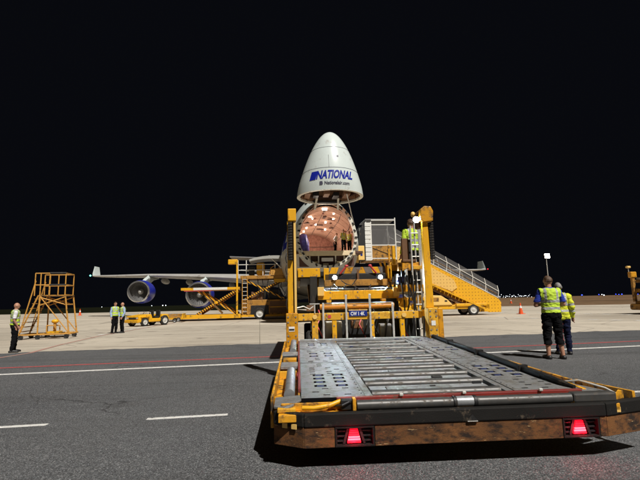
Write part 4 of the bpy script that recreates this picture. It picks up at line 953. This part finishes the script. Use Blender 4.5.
for x in (.35, 1.1, 2.6, 3.7): M().box(x-.035, x+.035, -1.5, -1.43, 3.95, 5.35 if x < 2 else 5.0).build('guard_post', 'conc_white', L2)
for z in (4.45, 4.95): M().box(.35, 3.7, -1.5, -1.44, z-.03, z+.03).build('guard_rail', 'conc_white', L2)
b2('operator_seat', 'yellow_far', 2.0, 2.75, -1.3, -.6, 3.98, 5.15, bev=.15); b2('control_desk', 'black', 1.3, 1.8, -1.3, -.6, 3.98, 4.8, bev=.05)
M().extrude([(-.4, -1.5, 5.75), (3.6, -1.5, 5.55), (3.6, -1.5, 5.48), (-.4, -1.5, 5.66)], (0, 2.6, 0)).build('canopy', 'grey', L2)
b2('mast_cap', 'yellow_far', -.55, .3, -1.55, -1.1, 5.0, 5.45, bev=.06)
for x in (.75, 1.2): M().box(x-.03, x+.03, -1.62, -1.56, .5, 3.9).build('ladder_rail', 'stand_paint', L2)
for k in range(9): M().box(.78, 1.17, -1.61, -1.57, .7+k*.36, .75+k*.36).build('ladder_rung', 'rim', L2)
rl = random.Random(4)
for k in range(7):
    x = .8+k*.6; M().path([(x, -1.2, 1.8), (x+rl.uniform(-.3, .3), -1.35, 2.3), (x+rl.uniform(-.3, .3), -1.3, 2.9), (x+rl.uniform(-.2, .2), -1.2, 3.65)], .035, 6).build('hose', 'hose', L2, True)
b2('hydraulic_tank', 'brown', 1.5, 2.6, -1.0, .9, 1.76, 2.5, bev=.05); b2('valve_rack', 'black', 3.0, 4.2, -1.0, .9, 1.76, 2.7, bev=.05); b2('side_plate', 'stand_paint', 3.3, 4.6, -1.56, -1.5, 3.95, 4.55)
for x in (3.2, 3.9): M().path([(x, -1.45, 3.95), (x+.1, -1.45, 4.6), (x+.7, -1.3, 5.0)], .04, 8).build('hose', 'orange', L2, True)

# ---- loader cut by the right frame edge
L3 = thing('parked_loader', 'yellow loader cut off by the right picture edge with beacon on its mast', 'cargo loader', (24.95, 31.6, 0), radians(6))
def b3(n, m_, *a, bev=.015): return M().box(*a).build(n, m_, L3, bevel=bev)
b3('chassis', 'yellow_dim', -1.5, 6.5, -1.4, 1.4, .35, .95, bev=.15); b3('front_bumper', 'yellow_dim', -1.85, -1.45, -1.5, 1.5, .3, .75, bev=.12)
for y in (-1.35, 1.35):
    b3('mast', 'yellow_dim', -1.55, -1.35, y-.1, y+.1, .9, 2.9); b3('mast_head', 'yellow', -1.68, -1.2, y-.16, y+.16, 2.68, 3.12, bev=.05)
    b3('mast_pole', 'galv', -1.72, -1.68, y-.02, y+.02, 3.1, 3.42); b3('beacon', 'pale_yellow', -1.84, -1.56, y-.12, y+.12, 3.40, 3.56, bev=.05)
    b3('side_rail', 'yellow', -1.3, 6.3, y-.06, y+.06, 1.6, 1.85); b3('side_rail', 'yellow_dim', -1.3, 6.3, y-.06, y+.06, 2.3, 2.5)
    for x in (1.2, 3.6, 6.0): b3('upright', 'yellow_dim', x-.08, x+.08, y-.08, y+.08, .95, 2.3)
b3('deck', 'steel', -1.2, 6.4, -1.3, 1.3, 2.52, 2.66); b3('deck_edge', 'redhandle', -1.2, 6.4, -1.42, -1.34, 2.55, 2.64)
for x in (.2, 4.8):
    for y in (-1.38, 1.38): wheel(L3, (x, y, .45), .45, .3, 'Y')

# ================================================================== tow tractor and dollies
TT = thing('tow_tractor', 'low yellow tow tractor parked behind the two chatting men', 'tractor', (-12.75, 32.4, 0), radians(-30)); TT.scale = (.86, .84, .86)
def bt(n, m_, *a, bev=.04): return M().box(*a).build(n, m_, TT, bevel=bev)
body = M().extrude([(-.8, -1.55, .32), (-.8, -1.6, .85), (-.8, -.3, .98), (-.8, -.2, .62), (-.8, .75, .62), (-.8, .85, .95), (-.8, 1.55, .92), (-.8, 1.6, .35)], (1.6, 0, 0)).build('body', 'yellow_far', TT, bevel=.06)
bt('front_bumper', 'yellow_far', -.85, .85, -1.72, -1.6, .3, .55); bt('grille', 'black', -.45, .45, -1.62, -1.585, .58, .72, bev=.01)
for x in (-.6, .6): bt('headlight', 'galv', x-.1, x+.1, -1.625, -1.59, .62, .74, bev=.02)
for x in (-.42, .42): bt('seat', 'black', x-.25, x+.25, .15, .65, .62, .82); bt('seat_back', 'black', x-.25, x+.25, .62, .75, .8, 1.3)
M().path([(-.42, -.25, .95), (-.42, -.05, 1.15)], .03, 8).build('steering_column', 'black', TT, True)
M().lathe([(-.015, .17), (0, .19), (.015, .17)], (-.42, -.04, 1.16), (0, .6, .6), 20, closed=True).build('steering_wheel', 'black', TT, True)
for x in (-.7, .7): M().tube((x, -.35, .95), (x, -.35, 1.12), .02, 8).build('windscreen_post', 'conc_white', TT, True)
M().tube((-.7, -.35, 1.12), (.7, -.35, 1.12), .02, 8).build('windscreen_post', 'conc_white', TT, True)
for x in (-.78, .78):
    wheel(TT, (x, -1.0, .36), .36, .24); wheel(TT, (x, 1.05, .42), .42, .26)
    M().box(x-.16, x+.16, -1.4, -.6, .72, .79).build('mudguard', 'yellow_far', TT, bevel=.02)
M().box(-.06, .06, 1.6, 1.85, .38, .46).build('tow_hook', 'black', TT)

def dolly(loc, rz, label):
    D = thing('cargo_dolly', label, 'dolly', loc, rz, 'empty cargo dollies')
    for y in (-.95, .95): M().box(-1.6, 1.6, y-.05, y+.05, .40, .56).build('side_beam', 'yellow_dim', D)
    for k in range(6): M().tube((-1.45+k*.58, -.9, .52), (-1.45+k*.58, .9, .52), .05, 10).build('roller', 'steel', D, True)
    for x in (-1.62, 1.62): M().box(x-.05, x+.05, -1.0, 1.0, .36, .60).build('end_beam', 'yellow_far', D)
    M().bar((-1.65, 0, .45), (-2.6, 0, .35), .08, .08).build('draw_bar', 'yellow_dim', D)
    for x in (-1.0, 1.0):
        for y in (-.8, .8): wheel(D, (x, y, .19), .19, .12, 'Y', 'steel')
dolly((-13.4, 37.6, 0), radians(8), 'low yellow roller dolly just behind the tow tractor')
dolly((-15.6, 44.5, 0), radians(10), 'low yellow roller dolly farther back beyond the tow tractor')

# ================================================================== maintenance steps
MS = thing('maintenance_stand', 'yellow tubular maintenance step stand on wheels at left', 'work stand', (-13.15, 21.2, 0), radians(14))
def ts(n, p, q, r=.03, m_='stand_paint'): return M().tube(p, q, r, 8).build(n, m_, MS, True)
B = .62; PH = 2.02
for y in (-B, B):
    ts('base_rail', (-1.0, y, .22), (1.15, y, .22), .035)
    ts('stair_stringer', (-.98, y, .24), (-.28, y, PH), .035); ts('handrail', (-.82, y, .9), (-.42, y, 2.72), .028)
    ts('rail_post', (-.97, y, .28), (-.82, y, .9), .025)
    ts('leg', (-.22, y, .22), (-.22, y, PH), .035); ts('leg', (1.1, y, .22), (.86, y, PH), .035)
    ts('brace', (-.2, y, PH-.05), (1.08, y, .28), .025); ts('brace', (-.2, y, PH-.45), (.84, y, PH-.08), .025); ts('brace', (-.2, y, PH-.08), (.84, y, PH-.42), .025)
    for x in (-.45, -.22, .16, .84): ts('guard_post', (x, y, PH), (x, y, PH+1.05), .026)
    ts('guard_rail', (-.45, y, PH+.5), (.84, y, PH+.5), .024); ts('guard_rail', (-.45, y, PH+1.05), (.84, y, PH+1.05), .026)
    for x in (-.9, -.2, 1.0):
        wheel(MS, (x, y, .11), .11, .06, 'Y', 'black')
for x in (-1.0, -.22, 1.15): ts('cross_rail', (x, -B, .22), (x, B, .22), .035)
for z, x in ((PH-.43, .85), (PH+.02, .86), (PH+.5, .84), (PH+1.05, .84)): ts('cross_rail', (x, -B, z), (x, B, z), .026)
M().box(-.3, .9, -B, B, PH-.02, PH+.03).build('platform', 'yellow_dim', MS)
ts('safety_pad', (.16, -B, PH+1.06), (.86, -B, PH+1.06), .045, 'black'); ts('safety_pad', (.16, -B, PH+.5), (.86, -B, PH+.5), .042, 'black')
for k in range(8):
    t = (k+.6)/8.3; x = -.98+t*.70; z = .24+t*(PH-.24); M().box(x-.09, x+.09, -B, B, z-.012, z+.012).build('tread', 'yellow_dim', MS)
M().box(.1, .62, -.4, .1, .26, .34).build('jack_base', 'yellow_far', MS); ts('hand_pump', (.35, -.15, .3), (.35, -.15, .75), .07); M().ball((.35, -.15, .8), .16, .14, .1).build('pump_cap', 'yellow_far', MS, True)
for x in (.08, .64): ts('pump_guard', (x, -.4, .3), (x, -.4, .62), .025)
ts('pump_guard', (.08, -.4, .62), (.64, -.4, .62), .025)

# ================================================================== people
def person(label, loc, rz, height=1.75, vox=.012, arms=None, legs=None, head_turn=0, vest='hivis', shirt='shirt_white', trouser='trousers', hair='hair_brown', short_sleeve=True,
           jacket=False, cropped=False, group=None, lean=0):
    k = height/1.75; sk = []                                   # (tag, a, b, ra, rb)
    R = thing('person', label, 'person', loc, rz, group)
    m = M()
    def limb(tagname, pts):
        pts = [(Vector(p), r) for p, r in pts]
        for (p, r), (q, r2) in zip(pts, pts[1:]):
            steps = max(3, int((q-p).length/.035)); rings = []
            d = (q-p).normalized(); a = d.orthogonal().normalized(); b = d.cross(a)
            for i in range(steps+1):
                t = i/steps; c = p.lerp(q, t); rr = r+(r2-r)*t
                rings.append([c+(a*cos(2*pi*j/12)+b*sin(2*pi*j/12))*rr for j in range(12)])
            m.loft(rings); m.ball(p, r, r, r, 12, 8); m.ball(q, r2, r2, r2, 12, 8); sk.append((tagname, p, q))
    # torso rings
    tor = [(.86, .150, .105), (.93, .168, .118), (1.02, .160, .112), (1.12, .150, .105), (1.22, .160, .110), (1.32, .178, .116), (1.40, .185, .108), (1.45, .150, .085), (1.49, .075, .062)]
    m.loft([[Vector((rx*cos(2*pi*j/20), ry*sin(2*pi*j/20)+.012*(z-1)-lean*(z-.9), z)) for j in range(20)] for z, rx, ry in tor])
    sk.append(('hips', Vector((0, 0, .86)), Vector((0, 0, .98)))); sk.append(('torso', Vector((0, 0, 1.02)), Vector((0, -lean*.4, 1.46)))); 
    hy = -lean*.55
    limb('neck', [((0, hy*.8+.01, 1.45), .062), ((0, hy-.005, 1.56), .056)])
    # head with jaw, nose, ears
    T = Matrix.Rotation(head_turn, 3, 'Z'); hc = Vector((0, hy-.015, 1.645))
    h0 = len(m.v)
    m.ball((0, 0, 0), .074, .093, .105, 18, 12); m.ball((0, -.030, -.062), .052, .058, .050, 14, 8)
    m.ball((0, -.096, -.012), .013, .020, .024, 8, 6); m.ball((0, -.082, .018), .048, .016, .012, 10, 6); m.ball((0, -.080, -.058), .026, .013, .010, 8, 6)
    for sx in (-1, 1): m.ball((sx*.077, .005, -.012), .010, .020, .030, 8, 6)
    for i in range(h0, len(m.v)): m.v[i] = tuple(T @ Vector(m.v[i])+hc)
    sk.append(('head', hc+Vector((0, 0, -.09)), hc+Vector((0, 0, .09))))
    arms = arms or (((.245, .03, 1.15), (.26, -.06, .90)), ((.245, .03, 1.15), (.26, -.06, .90)))
    for sx, (el, wr) in zip((-1, 1), arms):
        sh = Vector((sx*.180, .01-lean*.5, 1.405)); el = Vector((sx*el[0], el[1], el[2])); wr = Vector((sx*wr[0], wr[1], wr[2]))
        limb('upper_arm', [(sh, .060), (sh.lerp(el, .5), .052), (el, .043)]); limb('forearm', [(el, .043), (el.lerp(wr, .35), .042), (wr, .029)])
        d = (wr-el).normalized(); side = Vector((0, -1, 0)) if abs(d.y) < .7 else Vector((sx*-1, 0, 0)); side = (side-d*side.dot(d)).normalized(); nrm = d.cross(side).normalized()
        pal = wr+d*.085; limb('hand', [(wr, .027), (wr+d*.045, .036), (pal, .034)])
        for i, (o, ln) in enumerate(((.027, .070), (.009, .082), (-.009, .076), (-.026, .060))):
            b0 = pal+side*o; b1 = b0+d*ln*.5+nrm*sx*-.008; b2 = b1+d*ln*.42+nrm*sx*-.028; limb('hand', [(b0, .0095), (b1, .009), (b2, .0075)])
        t0 = wr+d*.03+side*.026; t1 = t0+d*.035+side*.028; limb('hand', [(t0, .012), (t1, .010), (t1+d*.032+side*.004, .008)])
    legs = legs or (((.10, -.02, .49), (.115, .03, .075)), ((.10, -.02, .49), (.115, .03, .075)))
    for sx, (kn, an) in zip((-1, 1), legs):
        hip = Vector((sx*.088, 0, .90)); kn = Vector((sx*kn[0], kn[1], kn[2])); an = Vector((sx*an[0], an[1], an[2]))
        limb('thigh', [(hip, .092), (hip.lerp(kn, .4), .082), (kn, .060)]); limb('shin', [(kn, .060), (kn.lerp(an, .3), .058), (an, .038)])
        toe = an+Vector((sx*.03, -.175, -.040)); heel = an+Vector((0, .045, -.035)); limb('foot', [(heel, .036), (an+Vector((0, -.06, -.03)), .044), (toe, .032)])
    me = bpy.data.meshes.new('body'); me.from_pydata(m.v, [], m.f); ob = bpy.data.objects.new('tmp', me); C.objects.link(ob)
    rm = ob.modifiers.new('r', 'REMESH'); rm.mode = 'VOXEL'; rm.voxel_size = vox; rm.use_smooth_shade = True
    sm = ob.modifiers.new('s', 'SMOOTH'); sm.factor = .5; sm.iterations = 2
    dg = bpy.context.evaluated_depsgraph_get(); dg.update(); bme = bpy.data.meshes.new_from_object(ob.evaluated_get(dg)); bpy.data.objects.remove(ob)
    def near(p):
        best, bt = 9, None
        for t, a, b in sk:
            ab = b-a; tt = max(0, min(1, (p-a).dot(ab)/max(1e-9, ab.length_squared))); dd = (p-a-ab*tt).length
            if t == 'torso' or t == 'hips': dd -= .09
            if dd < best: best, bt = dd, t
        return bt
    vt = [near(v.co) for v in bme.vertices]
    bme.materials.clear(); bme.materials.append(Y['skin'])
    for p in bme.polygons: p.use_smooth = True
    body = link('body', bme, R); body.scale = (k, k, k)
    nv = [v.normal.copy() for v in bme.vertices]; rn = random.Random(hash(label) % 999)
    ph = [rn.uniform(0, 6) for _ in range(6)]
    def shell(name, keep, off, mats, midx=None, wr=.006):
        idx = {}; vs = []; fs = []; mi = []
        for p in bme.polygons:
            vi = list(p.vertices)
            if sum(keep(vt[i], bme.vertices[i].co) for i in vi) < len(vi)*.75: continue
            for i in vi:
                if i not in idx:
                    c = bme.vertices[i].co; q_ = Vector((c.x*9+ph[0], c.y*9+ph[1], c.z*13+ph[2])); wv = 1.3*mnoise.noise(q_)+.7*mnoise.noise(q_*2.3)+.35*mnoise.noise(q_*5.1)
                    idx[i] = len(vs); vs.append(c+nv[i]*(off+wr*wv))
            fs.append([idx[i] for i in vi]); mi.append(midx(p.center) if midx else 0)
        if not fs: return None
        q = bpy.data.meshes.new(name); q.from_pydata([tuple(v) for v in vs], [], fs)
        for mm in mats: q.materials.append(Y[mm])
        for p, i in zip(q.polygons, mi): p.use_smooth = True; p.material_index = i
        o = link(name, q, body); sd_ = o.modifiers.new('t', 'SOLIDIFY'); sd_.thickness = .006; sd_.offset = 1; return o
    el = [(s_[1], s_[2]) for s_ in sk if s_[0] == 'upper_arm']
    sleeves = ('upper_arm',) if short_sleeve else ('upper_arm', 'forearm')
    shell('shirt', lambda t, c: t in ('torso', 'hips') and c.z > .93 and c.z < 1.50 or t in sleeves and (not short_sleeve or c.z > 1.19), .010, [shirt])
    cz = .30 if cropped else .07
    shell('trousers', lambda t, c: t in ('hips', 'thigh', 'shin') and cz < c.z < 1.0, .016, [trouser, 'redhandle'], (lambda c: 1 if cropped and .38 < c.z < .74 and abs(abs(c.x)-.185) < .012 else 0) if cropped else None, .015)
    for sx in (-1, 1): shell('shoe', lambda t, c: t == 'foot' and c.z < .12 and c.x*sx > 0, .008, ['shoe'], wr=0)
    def stripe(c):
        if 1.03 < c.z < 1.085 or 1.185 < c.z < 1.24: return 1
        if abs(abs(c.x)-.105) < .022 and c.z > 1.24: return 1
        return 0
    if vest:
        zt = 1.475
        sl = ('upper_arm', 'forearm') if jacket else ()
        shell('safety_jacket' if jacket else 'safety_vest', lambda t, c: (t in ('torso', 'hips') or t == 'upper_arm' and abs(c.x) < .205 and c.z > 1.30 or t in sl) and (.86 if jacket else .965) < c.z < zt and not (c.y < -.06 and abs(c.x) < .03 and c.z > 1.3), .024, [vest, 'tape'], stripe, .013)
    if hair:
        Ti = T.transposed()
        def hk(t, c):
            if t != 'head': return False
            q = Ti @ (c-hc); return q.z > .035 and q.y > -.085+.25*max(0, .075-q.z) or q.y > .010 and q.z > -.065
        hr = shell('hair', hk, .005, [hair], wr=.006)
        hr.modifiers[0].thickness = .003
    for sx in (-1, 1):
        p = T @ Vector((sx*.030, -.083, .008))+hc; e = M().ball((0, 0, 0), .011, .007, .007, 8, 6).build('eye', 'black', body, True, loc=p, rot=(0, 0, head_turn))
    return R
# right foreground pair, seen from behind
person('tall man seen from behind in blue shirt, green safety vest and cropped dark trousers', (5.32, 10.25, 0), radians(172), 1.90, .010,
       arms=(((.27, .0, 1.14), (.12, -.22, 1.16)), ((.29, -.02, 1.13), (.10, -.24, 1.14))), legs=(((.12, -.02, .49), (.15, .03, .075)), ((.11, -.02, .49), (.13, .02, .075))), head_turn=radians(38), shirt='shirt_blue', hair='hair_brown', cropped=True)
person('grey haired person in bright yellow jacket half hidden behind the tall man', (5.95, 11.0, 0), radians(160), 1.76, .011, vest='hivis_y', shirt='hivis_y', trouser='trousers_navy', hair='hair_grey', short_sleeve=False, jacket=True, head_turn=radians(10))
person('bald man at left in white shirt and green vest looking right', (-10.25, 14.75, 0), radians(128), 1.63, .012, arms=(((.225, .05, 1.13), (.20, -.07, .92)), ((.225, .05, 1.13), (.17, -.09, .92))),
       legs=(((.10, .0, .49), (.12, .06, .075)), ((.10, -.04, .49), (.12, -.03, .075))), shirt='shirt_white', hair=None)
person('left of two chatting men in pale blue shirt and green vest', (-11.22, 23.9, 0), radians(62), 1.68, .014, shirt='shirt_pale', short_sleeve=False, hair='hair_brown', group='two men chatting by the tractor')
person('right of two chatting men facing the tractor side in green vest', (-10.92, 24.15, 0), radians(-48), 1.65, .014, shirt='shirt_pale', short_sleeve=False, hair=None, group='two men chatting by the tractor', arms=(((.24, .0, 1.13), (.14, -.2, 1.05)), ((.245, .03, 1.15), (.24, -.08, .92))))
p_ = lw(2.66, 9.92, 1.60)
person('operator in green vest standing on the loader beside the bright lamp', tuple(p_), radians(200), 1.70, .012, shirt='hivis', short_sleeve=False)
for lb, x, s, rz, hh, col in (('worker in yellow vest standing at the hold opening with dark trousers', 1.35, .95, 20, 1.70, 'hivis_y'), ('worker at the far right of the hold opening beside the door frame', 1.85, 1.25, -40, 1.62, 'hivis_y'), ('worker in pale shirt bending forward left of the yellow vested hold worker', .85, 2.0, 70, 1.6, None)):
    p_ = ac(x, s, FZ-.01)
    person(lb, tuple(p_), radians(rz), hh, .016, vest=col, shirt='shirt_white' if not col else 'pale_yellow', lean=.25 if not col else 0)
# blue wrapped cargo just inside the hold
cb = M()
rn = random.Random(5); rr = []
for z, s_ in ((0, 1), (.35, 1.06), (.8, .98), (1.15, .85), (1.4, .6), (1.5, .2)):
    rr.append([Vector((.42*s_*cos(2*pi*j/14)*(1+.12*rn.uniform(-1, 1)), .5*s_*sin(2*pi*j/14)*(1+.12*rn.uniform(-1, 1)), z)) for j in range(14)])
o = cb.loft(rr).build('wrapped_cargo', mat('blue_plastic_wrap', (0.16, 0.17, 0.75), .3, vary=.4, scale=5, bump=.6, bscale=8), None, True, loc=ac(-1.62, 1.5, FZ-.005)); tag(o, 'crumpled blue wrapped cargo just inside the left of the hold', 'cargo')

# ================================================================== cones, mast, distant lamps
def cone(loc, h, label):
    D = thing('traffic_cone', label, 'cone', loc, .3, 'traffic cones on the apron'); k = h/.75
    M().extrude([(x*.2*k, y*.2*k, 0) for x, y in ((-1, -1), (1, -1), (1, 1), (-1, 1))], (0, 0, .04*k)).build('base', 'cone', D)
    M().lathe([(.04*k, .145*k), (.40*k, .082*k)], (0, 0, 0), (0, 0, 1), 20).build('cone_body', 'cone', D, True)
    M().lathe([(.40*k, .082*k), (.56*k, .056*k)], (0, 0, 0), (0, 0, 1), 20).build('reflective_band', 'white', D, True)
    M().lathe([(.56*k, .056*k), (.74*k, .026*k), (.75*k, .005*k)], (0, 0, 0), (0, 0, 1), 20).build('cone_tip', 'cone', D, True)
cone((17.05, 37.8, 0), .95, 'orange traffic cone nearest the tall man, white banded')
cone((46.5, 108, 0), 1.15, 'tiny orange cone farther off behind the bigger cone')
cone((-44.2, 80.5, 0), 1.2, 'small orange and white cone right of the maintenance stand')
FMX = thing('floodlight_mast', 'tall apron floodlight mast lit on the right horizon', 'light mast', (104, 200, 0), radians(-150))
M().tube((0, 0, 0), (0, 0, 20.2), .32, 12, .16).build('pole', 'rim', FMX, True)
M().box(-1.5, 1.5, -.2, .2, 20.0, 20.35).build('head_frame', 'rim', FMX)
for x in (-1.4, -.47, .47, 1.4):
    h = M().box(x-.42, x+.42, .2, .6, 19.0, 21.0).build('floodlight', 'rim', FMX); M().box(x-.40, x+.40, .6, .64, 19.05, 20.95).build('lens', 'lamp_mast', h)
def far_lamp(x, y, h, r, material, label, group):
    D = thing('distant_lamp', label, 'lamp', (x, y, 0), 0, group)
    M().tube((0, 0, 0), (0, 0, h), .12, 6).build('pole', 'black', D); M().ball((0, 0, h), r, r, r*.8, 8, 6).build('lamp_head', material, D, True)
rng = random.Random(21)
for k in range(46):
    d = 620+rng.uniform(-60, 90); px = 497+k*1.0+rng.uniform(-.6, .6) if k < 34 else rng.choice((436, 442, 449, 455, 461, 468, 474, 482, 489, 541, 543, 545)); 
    far_lamp((px-320)/440*d, d, 1.6+rng.uniform(0, 2.0) if k % 4 else 3+rng.uniform(0, 2.5), rng.uniform(.22, .5), 'lamp_far', 'tiny white terminal lamp in the row along the horizon', 'white lamps on the horizon')
for k, px in enumerate((581, 598, 601, 603, 615, 618, 621, 637)):
    d = 420+k*12; far_lamp((px-320)/440*d, d, 1.5+rng.uniform(0, 1.4), .42 if k % 3 else .6, 'lamp_blue' if px != 601 and px != 603 else 'lamp_far', 'tiny blue taxiway lamp on the right horizon' if px not in (601, 603) else 'tiny pale lamp between the blue taxiway lamps', 'taxiway lamps on the right horizon' if px not in (601, 603) else 'pale lamps among the taxiway lamps')
for px, d in ((161, 300), (164, 300), (150, 420), (100, 500)):
    far_lamp((px-320)/440*d, d, 1.6, .35, 'lamp_far', 'tiny lamp low on the horizon beneath the wing', 'lamps under the wing')
